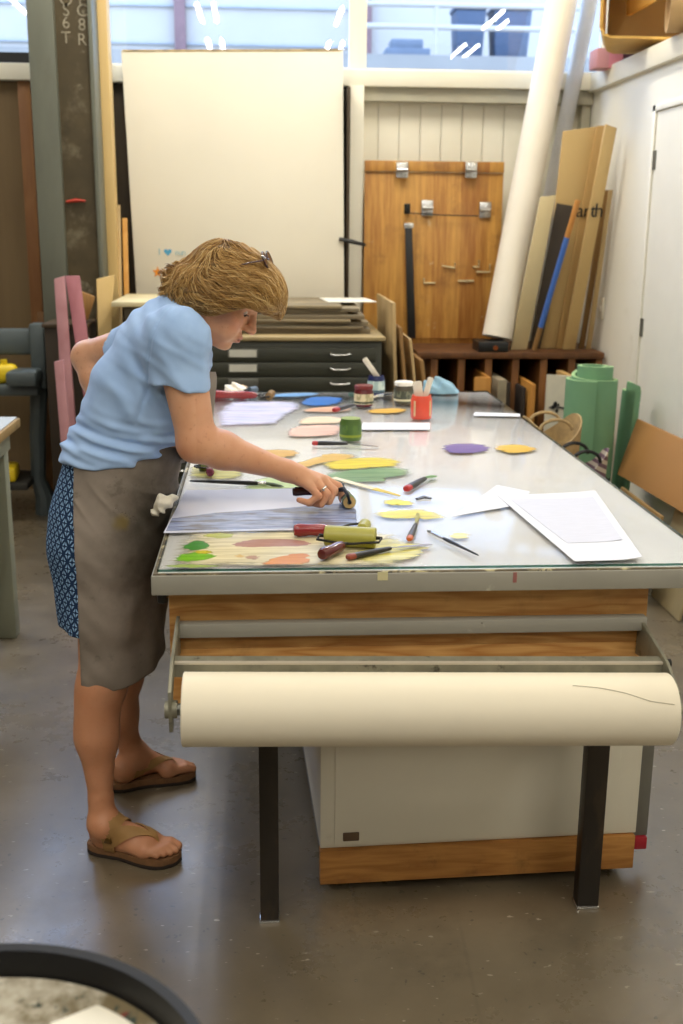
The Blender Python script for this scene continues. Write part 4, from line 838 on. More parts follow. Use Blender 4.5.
# plate being inked
pl_ = thing('printing_plate', 'pale lavender plate with a blue inked band under the roller', 'printing plate', (0, 2.7, ZT))
P = [T2(163.5, 533.5), T2(186, 491), T2(310, 489), T2(353, 496), T2(358, 529)]
MB().slab([p + Vector((0, 0, .0004)) for p in P], (0, 0, .0022), .0006).build('plate', mat('lavender white film', '#d6d9ea', .2, var=.03, scale=3), pl_)
t = NT('wet blue ink'); s = t.noise(t.coords((1.5, 14, 1)), 6, 5, .65); c_ = t.mix(t.step(s, .3, .7), lin('#5e6c93'), lin('#a9b5d6'))
c_ = t.mix(t.step(t.noise(t.coords((2, 6, 1), (2, 7, 1)), 5, 4), .45, .65), c_, lin('#6a6a74')); t.bsdf(c_, .22, 0, .5, s, .4, .001)
o = MB().slab([T2(*p) + Vector((0, 0, .0026)) for p in ((166, 532), (172, 519.5), (215, 514), (262, 511), (310, 507), (347, 504), (356, 511), (357, 528))], (0, 0, .0005)).build('inked_band', t.m, pl_)
# loose papers
M['paper'] = mat('white print paper', '#d8d9de', .6, var=.01)
def sheet(name, pts, lab, dz, curl=None, m=None, n=10):
    P = [T2(*p) for p in pts]
    def f(u, v):
        a, b = P[0].lerp(P[1], u), P[3].lerp(P[2], u); q = a.lerp(b, v); q.z = ZT + dz + (curl(u, v) if curl else 0); return q
    return tag(MB().grid(f, n, n, .0005).build(name, m or M['paper']), lab, 'paper')
sheet('paper_sheet', [(452, 517), (497, 486.5), (530, 493), (520, 505)], 'white paper folded under the larger sheet, its pointed end to the left', .001, lambda u, v: .003 * u)
big = sheet('print_sheet', [(574.5, 563), (497.5, 497), (595, 493), (642, 561)], 'large white sheet of paper lying on the right of the table near its front edge', .0035, lambda u, v: .010 * (max(0, v - .6) / .4)**2 * (1 - u * .4) * .6)
P = [T2(*p) for p in ((567, 545), (510, 501), (593, 499.5), (622, 543))]
off = big.location; 
def fpr(u, v):
    q = P[0].lerp(P[1], u).lerp(P[3].lerp(P[2], u), v); q.z = ZT + .0040 + .010 * (max(0, (v * .9 + .05) - .6) / .4)**2 * (1 - (.12 + u * .82) * .4) * .6 + .0006; return q
WLOC[big.name] = big.location.copy(); MB().grid(fpr, 10, 10, .0002).build('printed_area', mat('pale grey print', '#cbccd6', .6, var=.03, scale=20, stretch=(1, 6, 1)), big)
sheet('paper_strip', [(360, 430), (363, 423), (430, 423), (430, 430)], 'bright white paper strip beside the green jar', .001)
sheet('paper_strip', [(473, 416), (475, 412.5), (520, 414), (520, 417)], 'thin white paper strip near the far right edge of the table', .001)
# ---------------------------------------------------------------- tools
M['red_handle'] = mat('red varnished handle', '#8a2126', .25, spec=.6); M['maroon'] = mat('dark maroon handle', '#571715', .22, spec=.7)
M['olive_roll'] = mat('olive yellow inked roller', '#a9a449', .35, var=.08, scale=14); M['blade'] = mat('steel blade', '#b4b6b8', .22, .85, var=.1)
M['black_handle'] = mat('black handle', '#1d1d1c', .35); M['red_end'] = mat('red handle end', '#b02a28', .35)
def T3(px, py, dz): return at(px, py, z=ZT + dz)
def roller_frame(b, A, B, back, r):
    """wire fork from both roller ends to a point behind"""
    d = (B - A).normalized(); m = (A + B) / 2 + back
    b.tube([A - d * .004, A - d * .012, A - d * .012 + back * .6, m - d * .01, m], .003, 8).tube([B + d * .004, B + d * .012, B + d * .012 + back * .6, m + d * .01, m], .003, 8)
    return m
def brayer(lab, A, B, r, back, hdir, hl, rm, hm, hr=.012, name='brayer', group=None):
    A, B, back, hdir = Vector(A), Vector(B), Vector(back), Vector(hdir).normalized(); d = (B - A).normalized()
    t_ = thing(name, lab, 'roller', ((A + B) / 2).to_tuple()[:2] + (ZT,), group)
    L_ = (B - A).length; MB().lathe([(0, 0), (r - .003, 0), (r, .002), (r, L_ - .002), (r - .003, L_), (0, L_)], A, d, 32).build('roller', rm, t_)
    b = MB(); m = roller_frame(b, A, B, back, r); b.cyl(A - d * .014, A + d * .004, .004, seg=10).cyl(B - d * .004, B + d * .014, .004, seg=10).cyl(m, m + hdir * .02, .0045, seg=10); b.build('frame', M['dark_metal'], t_)
    s = m + hdir * .014; MB().lathe([(0, 0), (.006, .0), (hr * .8, hl * .06), (hr, hl * .3), (hr * .92, hl * .55), (hr * 1.08, hl * .85), (hr * .8, hl * .97), (0, hl)], s, hdir, 20).build('handle', hm, t_)
    return t_
brayer('large brayer with an olive yellow roller and dark maroon handle at the front edge', T3(325, 535.5, .024), T3(376, 538, .024), .0235, (-.012, -.034, -.006), (-.55, -.72, -.02), .085, M['olive_roll'], M['maroon'], .0135)
A = T3(357, 523, .016); B = A + Vector((.034, .008, 0)); A2 = T3(366, 526, .016)
brayer('second brayer with a red handle and small olive roller behind the large one', T3(362, 530, .015), T3(362, 530, .015) + Vector((.012, .050, 0)), .0145, (-.065, -.018, .0), (-1, -.10, .02), .088, M['olive_roll'], M['red_handle'], .0145)
def knife(lab, e, n_, tip, hw, bw, bm=None, em=None, zl_=.008, dz_tip=.002, name='palette_knife', hm=None, base=ZT):
    """e handle end, n_ handle neck, tip: points on the table plane"""
    e, n_, tip = Vector(e), Vector(n_), Vector(tip); t_ = thing(name, lab, 'knife', (e.x, e.y, base)); e.z += zl_; n_.z += zl_; tip.z += dz_tip; d = (n_ - e).normalized(); hl = (n_ - e).length
    MB().tube([e + d * hl * k for k in (.16, .3, .55, .8, .97, 1)], [hw * .96, hw, hw * .9, hw * .78, hw * .62, hw * .4], 14, .75).build('handle', hm or M['black_handle'], t_)
    MB().tube([e + d * hl * k for k in (0, .015, .06, .16)], [hw * .6, hw * .85, hw, hw * .97], 14, .75).build('end_cap', em or M['red_end'], t_)
    q = (tip - n_); s = Vector((-q.y, q.x, 0)).normalized(); l_ = q.length; u_ = q.normalized()
    pts = [n_ - u_ * .004 + s * bw * .3, n_ + u_ * l_ * .12 + s * bw * .35, n_ + u_ * l_ * .3 + s * bw, n_ + u_ * l_ * .85 + s * bw, tip + s * bw * .35, tip - s * bw * .35, n_ + u_ * l_ * .85 - s * bw, n_ + u_ * l_ * .3 - s * bw, n_ + u_ * l_ * .12 - s * bw * .35, n_ - u_ * .004 - s * bw * .3]
    MB().slab(pts[::-1], (0, 0, .0012)).build('blade', bm or M['blade'], t_); return t_
knife('palette knife with a black handle lying in front of the maroon brayer handle', T2(347, 561), T2(391, 551.5), T2(432, 545.5), .0095, .006, em=mat('brown red end', '#8d3f2a', .35))
knife('black putty knife with a red end and green inked blade right of the yellow ink', T2(406, 492), T2(425, 481), T2(435, 476.5), .012, .012, mat('green inked blade', '#5f9b4d', .3, .2), name='putty_knife')
knife('small palette knife with an orange end standing toward the yellow streak', T2(409, 543), T2(416, 527), T2(418, 514), .008, .005, mat('yellow inked blade', '#a09a3a', .3, .4), mat('orange end', '#c4622c', .4))
knife('black handled palette knife with a red end lying in the middle beyond the yellow ink', T2(312, 445.5), T2(348, 446), T2(379, 447.5), .010, .007)
def brush(lab, e, f0, f1, tip, r, fm, bm_, name='brush'):
    e, f0, f1, tip = [Vector(p) for p in (e, f0, f1, tip)]
    t_ = thing(name, lab, 'brush', (e.x, e.y, ZT)); up = Vector((0, 0, r + .001)); e, f0, f1, tip = e + up, f0 + up, f1 + up, tip + Vector((0, 0, .003))
    MB().tube([e, e.lerp(f0, .1), e.lerp(f0, .5), e.lerp(f0, .85), f0], [r * .35, r * .5, r * .75, r, r * .85], 10).build('handle', M['black_handle'], t_)
    MB().tube([f0, f0.lerp(f1, .5), f1], [r * .9, r, r * 1.05], 12).build('ferrule', fm, t_)
    MB().tube([f1, f1.lerp(tip, .4), f1.lerp(tip, .8), tip], [r * 1.0, r * 1.15, r * .7, r * .1], 10, .6).build('bristles', bm_, t_); return t_
brush('black brush with a silver band lying beyond the plate near the elbow', T2(190, 483.5), T2(258, 486), T2(266, 486), T2(284, 487.5), .0065, M['chrome'], mat('dark green bristles', '#3b4626', .7))
brush('thin black brush lying diagonally in front of the white papers', T2(478, 557.5), T2(444, 541), T2(432, 535), T2(427, 531.5), .0045, M['blade'], mat('grey bristles', '#57564f', .7))
o = brush('dark thin brush lying between the dark red jar and the white lidded jar', T2(393, 395), T2(383, 396.5), T2(377, 397.5), T2(371, 399), .006, M['chrome'], mat('pale bristles', '#b5ad9a', .7))
# flat stick with yellow ink
P0, P1 = T2(333, 478), T2(400, 496); d = (P1 - P0); s = Vector((-d.y, d.x, 0)).normalized() * .011
o = thing('mixing_stick', 'pale flat mixing stick with a yellow inked end beyond the roller', 'stick', (P0.x, P0.y, ZT))
MB().slab([P0 - s, P0 + d * .64 - s, P0 + d * .64 + s, P0 + s], (0, 0, .002), .0005).build('stick', mat('pale wood stick', '#d9cfb2', .6), o); MB().slab([P0 + d * .64 - s, P1 - s * .35, P1 + s * .35, P0 + d * .64 + s], (0, 0, .0024), .0005).build('inked_end', mat('yellow ink coat', '#d8be2c', .35), o)
o = MB().tube([T3(417, 499, .004), T3(424, 497, .005), T3(431, 498.5, .004)], [.006, .009, .005], 10, .5).build('ink_scraper', mat('dark grey scraper', '#4b4c52', .35, .4)); tag(o, 'small dark grey scraper below the green bladed putty knife', 'scraper')
# small brayer near the elbow
brayer('small brayer with a purple red handle end peeping out under the forearm', T3(199, 466, .016), T3(199, 466, .016) + Vector((.035, .01, 0)), .0155, (.012, -.03, 0), (.12, -1, -.05), .045, mat('dark olive roller', '#5c6418', .3), mat('purple red handle', '#6a2438', .25), .011)
# brayers at the far end
brayer('red handled brayer lying at the far left end of the table', T3(269, 396.5, .016), T3(269, 396.5, .016) + Vector((.012, .085, 0)), .016, (-.04, -.01, 0), (-1, .13, .0), .20, mat('dark tan roller', '#7d6138', .4), M['red_handle'], .017)
brayer('small grey blue roller behind the red handled brayer at the far end', T3(249, 390.5, .015), T3(249, 390.5, .015) + Vector((.03, .03, 0)), .015, (-.02, .03, 0), (-.4, 1, 0), .06, mat('grey blue roller', '#4e5d6b', .3), mat('tan handle', '#a9855a', .4), .01)
def crumple(name, lab, px, py, sx, sy, sz, c, seed, cat='cloth'):
    p = T2(px, py); ph = np.random.default_rng(seed).uniform(0, 6, 8)
    def dsp(P):
        q = P * 1.0; return np.clip((q[:, 2] - ZT) / .02, 0, 1) * .10 * sz * (np.sin(q[:, 0] / sx * 5 + ph[0] + 2 * np.sin(q[:, 2] / sz * 3 + ph[4])) + np.sin(q[:, 1] / sy * 6 + ph[1]) + np.sin((q[:, 0] / sx + q[:, 2] / sz) * 6 + ph[2]))
    F = Field([ell(p + Vector((0, 0, sz * .28)), (sx, sy, sz * .62)), ell(p + Vector((sx * .45, 0, sz * .1)), (sx * .7, sy * .9, sz * .4), None, .02), ell(p + Vector((-sx * .3, 0, sz * .5)), (sx * .45, sy * .6, sz * .5), None, .02), plane((p.x, p.y, ZT + .001), (0, 0, -1), .001)], dsp)
    V, Q = polygonise(F, np.array(p) - (sx * 1.6, sy * 1.6, sz), np.array(p) + (sx * 1.6, sy * 1.6, sz * 1.8), .005)
    return tag(np_mesh(name, V, Q, mat(name + ' cloth', c, .85, var=.05, scale=20), None, (p.x, p.y, ZT)), lab, cat)
crumple('white_rag', 'crumpled white rag beside the red handled brayer at the far end', 236, 392, .048, .035, .032, '#efe8da', 3)
crumple('blue_rag', 'crumpled pale blue rag behind the red orange jar', 440, 393, .072, .05, .058, '#86a8b9', 5)
# jars
M['jar_glass'] = thin_glass('jar glass', (.95, .97, .96), .03)
def jar(lab, px, py, r, h, ink_c, lid=None, label=None, lidh=.02, sticks=(), name='ink_jar', fill=.9, open_=True):
    p = T2(px, py); t_ = thing(name, lab, 'jar', (p.x, p.y, ZT))
    im = mat('ink in ' + lab[:18], ink_c, .3, var=.06, scale=20)
    pr = [(0, .0015), (r * .93, .0015), (r, .006), (r, h * .84), (r * .9, h * .92), (r * .9, h)]
    if open_: pr += [(r * .82, h), (r * .82, h * fill), (0, h * fill - .002)]
    else: pr += [(0, h)]
    MB().lathe(pr, p, seg=32).build('jar_body', im, t_)
    if label: MB().lathe([(r + .0006, h * .16), (r + .0010, h * .16), (r + .0010, h * .74), (r + .0006, h * .74)], p, seg=32, closed=True).build('label_band', label, t_)
    if lid: MB().lathe([(0, h), (r * .9, h), (r * .97, h + .0005), (r * .99, h + lidh * .8), (r * .93, h + lidh), (0, h + lidh)], p, seg=32).build('lid', lid, t_)
    return t_, p
def labelmat(name, base, c2, c3):
    t = NT(name); v = t.coords(); sx = t.n('ShaderNodeSeparateXYZ'); t.set(sx.inputs[0], v); c_ = t.mix(t.step(t.noise(t.coords((1, 1, .5)), 40, 2), .52, .58), lin(base), lin(c2))
    band = t.math('LESS_THAN', t.math('ABSOLUTE', t.math('SUBTRACT', sx.outputs[2], .018)), .004); t.bsdf(t.mix(band, c_, lin(c3)), .5); return t.m
jr, jp = jar('green ink jar with a knife lying across its top', 350.5, 440, .0365, .074, '#4d6b2b', label=labelmat('green jar label', '#4a6a2e', '#56752f', '#8a9a2a'))
MB().lathe([(0, .0735), (.0325, .0735), (.033, .0745), (0, .075)], jp, seg=28).build('ink_top', mat('pale green ink', '#93a651', .3), jr)
z0 = ZT + .0765
ke, kn, kt = at(334, 412.5, z=z0 + .008), at(355, 407, z=z0 + .003), at(366, 405.5, z=z0 + .001)
knife('palette knife with a red end lying across the top of the green jar', ke, kn, kt, .0115, .006, name='palette_knife', base=z0)
jar('dark red jar with a cream label left of the blue jar', 363.5, 406, .038, .070, '#5b1519', mat('maroon lid', '#6e1f1c', .3), labelmat('cream label', '#d6cba6', '#a9a27e', '#33422e'), .014, open_=False)
j2, p2 = jar('dark blue jar with a white stick standing in it', 376, 394.5, .036, .082, '#1c2450', None, labelmat('pale label', '#9fb4b0', '#c2cfc6', '#3e5b6b'), fill=.9)
def stick(lab, p, q, w, m, name='craft_stick'):
    p, q = Vector(p), Vector(q); d = (q - p).normalized(); t_ = MB().tube([p, q - d * .004, q - d * .001], [w, w, w * .6], 12, .22, up=(0, 1, 0)).build(name, m); return tag(t_, lab, 'stick')
M['stick'] = mat('pale stick', '#ddd3c0', .6)
stick('pale wooden stick standing in the dark blue jar', p2 + Vector((.008, 0, .070)), at(364, 358, y=p2.y), .0115, M['stick'])
jar('brown jar with a white lid and label beside the blue rag', 403.5, 403.5, .0395, .074, '#4a4433', mat('white lid', '#e9e6db', .35), labelmat('dark label', '#3f4436', '#6e705b', '#cfc6a4'), .016, open_=False)
j4, p4 = jar('red orange ink jar with two pale sticks standing in it', 421, 418.5, .0395, .088, '#e0523a', None, None, fill=.88)
for s in (-1, 1): MB().box((p4.x + s * .029, p4.y - .0285, ZT + .042), (.008, .002, .058), (0, 0, s * .78), .001).build('clear_edge', mat('pale jar streak', '#d9b98c', .4), j4)
stick('wide pale stick standing in the left of the red orange jar', p4 + Vector((-.008, .006, .074)), at(417, 381, y=p4.y + .006), .017, M['stick'])
stick('narrow pale stick slanting right in the red orange jar', p4 + Vector((.012, 0, .074)), at(431, 377, y=p4.y), .011, M['stick'])
o = jar('small dark green bottle cap pot behind the dark red jar', 352, 396.5, .016, .016, '#3e5a50', None, None, name='ink_pot')
# ================================================================ the person
import time; _t0 = time.time()
YM = 2.83
# head frame: f forward (looking down at the plate), s to her right, u to the crown
hp, hy = math.radians(37), math.radians(9)
hf = np.array((math.cos(hp) * math.cos(hy), -math.cos(hp) * math.sin(hy), -math.sin(hp))); hs = _n(np.cross(hf, (0, 0, 1))); hu = np.cross(hs, hf)
HR = np.stack([hf, hs, hu]); HO = J(226, 288.5, 2.825)
def HL(f, s, u): return HO + f * hf + s * hs + u * hu
def hell(c, r, k=.015, op='u'): return ell(HL(*c), r, HR, k, op)
def hrc(a, b, ra, rb, k=.012, op='u'): return rc(HL(*a), HL(*b), ra, rb, k, op)
hip, waist, chest, uch, nck = J(108, 515, YM), J(120, 462, YM), J(147, 395, YM), J(166, 348, YM), J(180, 318, YM)
shR, elR, wrR = J(178, 342, 2.655), J(197, 442, 2.62), J(284, 470, 2.70)
shL, elL, wrL = J(147, 342, 2.99), J(88, 357, 3.10), J(116, 430, 2.99)
hipR, knR, caR, loR, anR = J(110, 535, 2.745), J(101, 684, 2.665), J(97, 738, 2.645), J(101, 800, 2.622), J(103, 822, 2.612)
hipL, knL, caL, loL, anL = J(112, 530, 2.915), J(120, 675, 2.97), J(119, 715, 2.975), J(131, 746, 2.995), J(134, 755, 2.998)
def torso(off=0.0):
    return [tor(hip, waist, .132 + off, .122 + off, .172 + off, .145 + off), tor(waist, chest, .122 + off, .122 + off, .145 + off, .152 + off, .05),
            tor(chest, uch, .122 + off, .098 + off, .152 + off, .155 + off, .05), tor(uch, nck, .094 + off, .058 + off, .15 + off, .075 + off, .05),
            ell(J(169, 411, 2.77), np.array((.065, .06, .07)) + off, None, .05), ell(J(169, 411, 2.89), np.array((.065, .06, .07)) + off, None, .05),
            rc(uch, shR, .07 + off, .062 + off, .05), rc(uch, shL, .066 + off, .056 + off, .05)]
B = torso()
B += [rc(shR, elR, .058, .0455, .03), rc(elR, elR + (wrR - elR) * .28, .045, .0445, .02), rc(elR + (wrR - elR) * .28, wrR, .0445, .0255, .02), rc(elR + np.array((-.006, 0, -.010)), elR + np.array((.01, 0, -.012)), .034, .03, .02),
      rc(shL, elL, .055, .043, .03), rc(elL, elL + (wrL - elL) * .3, .042, .041, .02), rc(elL + (wrL - elL) * .3, wrL, .041, .027, .02), ell(wrL + np.array((.02, -.01, -.05)), (.03, .045, .055), None, .03)]
for h_, k_, c_, l_, a_, s in ((hipR, knR, caR, loR, anR, -1), (hipL, knL, caL, loL, anL, 1)):
    B += [rc(h_, k_, .088, .055, .04), rc(k_, c_, .054, .050, .03), rc(c_, l_, .050, .0285, .03), rc(l_, a_, .0285, .033, .02), ell(k_ + np.array((.03, 0, 0)), (.032, .036, .045), None, .03), ell(k_ * .62 + c_ * .38 + np.array((-.012, 0, -.02)), (.044, .045, .09), None, .04),
          ell(a_ + np.array((.0, .026, .0)), (.016, .014, .016), None, .015), ell(a_ + np.array((.0, -.026, .0)), (.016, .014, .016), None, .015)]
# feet: heel point on the floor plan, unit direction, lateral side sign
FEET = []
for an, heel, toe, lat in ((anR, (-.462, 2.652), (-.212, 2.560), -1), (anL, (-.452, 2.965), (-.203, 3.045), 1)):
    heel, toe = np.array(heel), np.array(toe); d = (toe - heel) / np.linalg.norm(toe - heel); n2 = np.array((-d[1], d[0])); L = np.linalg.norm(toe - heel)
    w_ = lat * (1 if n2[1] * lat > 0 else 1); sgn = lat if n2[1] > 0 else -lat
    lv = n2 * (1 if (n2[1] > 0) == (lat > 0) else -1)      # towards the little toe
    FEET.append((heel, d, lv, L, an))
SOLE = .026
def FP(ft, u, v, z): h, d, lv, L, an = ft; q = h + d * u + lv * v; return np.array((q[0], q[1], z))
def footprims(ft, off=0):
    an = ft[4]; p = lambda u, v, z: FP(ft, u, v, z + SOLE)
    R = [ell(p(.032, 0, .032), np.array((.032, .031, .034)) + off, None, .02), rc(an, p(.045, 0, .035), .034 + off, .030 + off, .03), rc(an + np.array((ft[1][0] * .01, ft[1][1] * .01, -.01)), p(.165, -.008, .026), .034 + off, .022 + off, .03),
         rc(p(.05, .012, .02), p(.165, .028, .016), .024 + off, .018 + off, .025), rc(p(.165, -.024, .018), p(.168, .030, .014), .0205 + off, .016 + off, .02)]
    return R
for ft in FEET:
    p = lambda u, v, z: FP(ft, u, v, z + SOLE)
    B += footprims(ft)
    for v0, v1, l0, l1, r0, r1 in ((-.026, -.024, .185, .236, .0135, .0125), (-.006, -.003, .19, .240, .0105, .009), (.009, .0115, .187, .231, .0098, .0085), (.022, .024, .182, .219, .0092, .008), (.034, .036, .172, .205, .009, .0078)):
        B += [rc(p(l0 - .03, v0, .014), p((l0 + l1) / 2 + .005, (v0 + v1) / 2, .0165), r0, r0, .012), rc(p((l0 + l1) / 2 + .005, (v0 + v1) / 2, .0165), p(l1, v1, .011), r0, r1, .005)]
# right hand closed over the brayer handle
MC = {'i': J(326, 480.5, 2.748), 'm': J(322, 480, 2.728), 'r': J(316, 482, 2.708), 'p': J(309, 485.5, 2.692)}
for k, r0, r1 in (('i', .0165, .0125), ('m', .0175, .013), ('r', .017, .0125), ('p', .0155, .0115)):
    B.append(rc(wrR + (MC[k] - wrR) * .12, MC[k], r0 * 1.15, r1, .012))
B.append(rc(wrR, wrR + (MC['m'] - wrR) * .35, .0255, .021, .015))
FG = {'i': [(338, 486, 2.745), (342.5, 494.5, 2.742), (342, 500, 2.742)], 'm': [(334, 490.5, 2.722), (329, 501, 2.715), (320, 502, 2.728)], 'r': [(327, 494, 2.697), (321, 504, 2.693), (311, 503, 2.708)], 'p': [(318.5, 496, 2.679), (309, 503, 2.677), (299, 500, 2.688)]}
for k, rr0 in (('i', .0108), ('m', .0112), ('r', .0108), ('p', .0096)):
    a, b, c, d = MC[k], *[J(*q) for q in FG[k]]
    B += [rc(a, b, rr0 * 1.12, rr0 * .98, .006), rc(b, c, rr0 * .98, rr0 * .88, .003), rc(c, d, rr0 * .88, rr0 * .76, .003)]
th = [J(299, 480, 2.748), J(315, 487, 2.772), J(327, 491, 2.772), J(337, 493, 2.765)]
B += [rc(th[0], th[1], .0165, .0135, .012), rc(th[1], th[2], .0125, .0112, .005), rc(th[2], th[3], .0112, .009, .004)]
# neck and head
B += [tor(J(172, 330, YM), HL(-.035, 0, -.055), .060, .052, .062, .054, .03), hell((-.010, 0, .018), (.096, .076, .088)), hell((.034, 0, -.045), (.058, .060, .082), .02), hell((.030, 0, .04), (.066, .064, .058), .02),
      hrc((.062, .018, -.110), (.000, .054, -.068), .018, .017), hrc((.062, -.018, -.110), (.000, -.054, -.068), .018, .017), hell((.074, 0, -.112), (.021, .024, .018)), hrc((.03, 0, -.10), (-.02, 0, -.075), .035, .05, .02),
      hell((.058, .040, -.036), (.026, .022, .022)), hell((.058, -.040, -.036), (.026, .022, .022)), hell((.066, .032, -.075), (.024, .022, .028)), hell((.066, -.032, -.075), (.024, .022, .028)),
      hrc((.082, .014, .010), (.066, .048, .010), .011, .009, .015), hrc((.082, -.014, .010), (.066, -.048, .010), .011, .009, .015),
      hrc((.088, 0, .000), (.112, 0, -.042), .0075, .0105, .010), hell((.100, .0105, -.047), (.012, .0085, .008), .008), hell((.100, -.0105, -.047), (.012, .0085, .008), .008), hell((.113, 0, -.045), (.0095, .0095, .009), .008),
      hell((.086, .031, -.013), (.012, .0165, .0085), .010, 's'), hell((.086, -.031, -.013), (.012, .0165, .0085), .010, 's'),
      hell((.086, 0, -.080), (.018, .026, .016), .012), hell((.0985, 0, -.0755), (.0085, .022, .0050), .004), hell((.0965, 0, -.0865), (.0095, .019, .0060), .004), hell((.106, 0, -.0812), (.016, .0235, .0014), .002, 's'),
      hell((.104, .0085, -.053), (.007, .0042, .004), .003, 's'), hell((.104, -.0085, -.053), (.007, .0042, .004), .003, 's'),
      hrc((.0795, .014, -.0075), (.066, .046, -.010), .0068, .006, .004), hrc((.0795, -.014, -.0075), (.066, -.046, -.010), .0068, .006, .004), hrc((.079, .016, -.021), (.066, .044, -.020), .004, .0035, .005), hrc((.079, -.016, -.021), (.066, -.044, -.020), .004, .0035, .005),
      hell((-.012, .077, -.022), (.018, .007, .030), .008), hell((-.012, -.077, -.022), (.018, .007, .030), .008)]
SK = 1.0
FB = Field(B)
lo = np.array((-.62, 2.45, .0)); hi = np.array((.26, 3.24, 1.60))
V, Q = polygonise(FB, lo, hi, .0034)
t = NT('skin'); v = t.coords(); A1 = t.n('ShaderNodeAttribute', attribute_name='rosy'); A2 = t.n('ShaderNodeAttribute', attribute_name='lip'); A3 = t.n('ShaderNodeAttribute', attribute_name='tan')
c_ = t.mix(t.step(t.noise(v, 14, 4), .3, .7), lin('#cd9672'), lin('#d8a482')); c_ = t.mix(t.math('MULTIPLY', t.step(t.noise(t.coords(loc=(2, 1, 1)), 90, 2), .62, .72), .25), c_, lin('#9c5f40'))
c_ = t.mix(t.math('MULTIPLY', A3.outputs[2], .6), c_, lin('#b4734c')); c_ = t.mix(t.math('MULTIPLY', A1.outputs[2], .5), c_, lin('#cf7d64')); c_ = t.mix(t.math('MULTIPLY', A2.outputs[2], .8), c_, lin('#a5524a'))
t.bsdf(c_, .48, 0, .4, t.noise(v, 160, 2), .08, .001, Subsurface_Weight=.12, Subsurface_Radius=(.012, .005, .003), Subsurface_Scale=.6); M['skin'] = t.m
person = np_mesh('person', V, Q, M['skin'], None, (-.33, YM, 0))
tag(person, 'person in a blue t-shirt and grey apron bending over the table with a roller', 'person')
lc = (V - HO) @ HR.T
g = lambda c, r: np.exp(-(((lc - np.array(c)) / np.array(r))**2).sum(1))
attr(person, 'lip', np.clip(1.5 * (g((.10, 0, -.0755), (.012, .021, .0045)) + g((.10, 0, -.0868), (.012, .018, .0055))), 0, 1))
rosy = g((.07, .042, -.045), (.03, .02, .02)) + g((.07, -.042, -.045), (.03, .02, .02)) + g((.118, 0, -.046), (.012, .012, .012))
rosy += np.exp(-(((V - elR - np.array((-.02, -.02, -.02))) / .03)**2).sum(1)) * .9
for k in 'imrp':
    for q in FG[k][:1] + FG[k][2:]: rosy += .6 * np.exp(-(((V - J(*q)) / .011)**2).sum(1))
attr(person, 'rosy', np.clip(rosy, 0, 1)); attr(person, 'tan', np.clip((.75 - V[:, 2]) / .3, 0, 1) * .9 + .25 * (V[:, 0] > elR[0]))  # last attribute: browner skin down the legs, faintly so past the right elbow
print('BODY', len(V), time.time() - _t0)
# eyes
for s in (-1, 1):
    e = HL(.0712, s * .031, -.0140); b = MB(); b.sphere(e, .0105, seg=20); ey = b.build('eye', mat('eye white', '#c9b9ab', .3), person)
    q = e + hf * .0060 - hu * .0035; MB().sphere(q, .0062, seg=12).build('iris', mat('dark iris', '#2e241c', .1), ey)
    b = MB(); b.tube([HL(.080 - abs(k) * .0016 - (k > 0) * k * .0025, s * (.031 + k * .006), .012 + .0035 * (1 - (k / 3)**2) - .0005 * k) for k in (-3, -1.5, 0, 1.5, 3)], [.0012, .0022, .0024, .002, .001], 8, .6); b.build('eyebrow', mat('brown eyebrow', '#7a5a3a', .8), person)
    b = MB(); b.tube([HL(.0862 - .0035 * (k / 3)**2 - .0012 * k, s * (.031 + k * .005), -.0150 - .0015 * (k / 3)**2) for k in (-3, -1.5, 0, 1.5, 3)], [.0007, .0012, .0013, .0012, .0007], 8); b.build('eyelash', mat('dark lashes', '#33241a', .7), person)
# ring on the ring finger
ra_, rb_ = MC['r'], J(*FG['r'][0]); rc0 = ra_ + (rb_ - ra_) * .62
MB().lathe([(.0112, -.0018), (.0128, -.0018), (.0128, .0018), (.0112, .0018)], rc0, rb_ - ra_, 24, closed=True).sphere(rc0 + np.array((.001, -.0125, .002)), .0035, (1, .6, 1), 10).build('ring', M['chrome'], person)
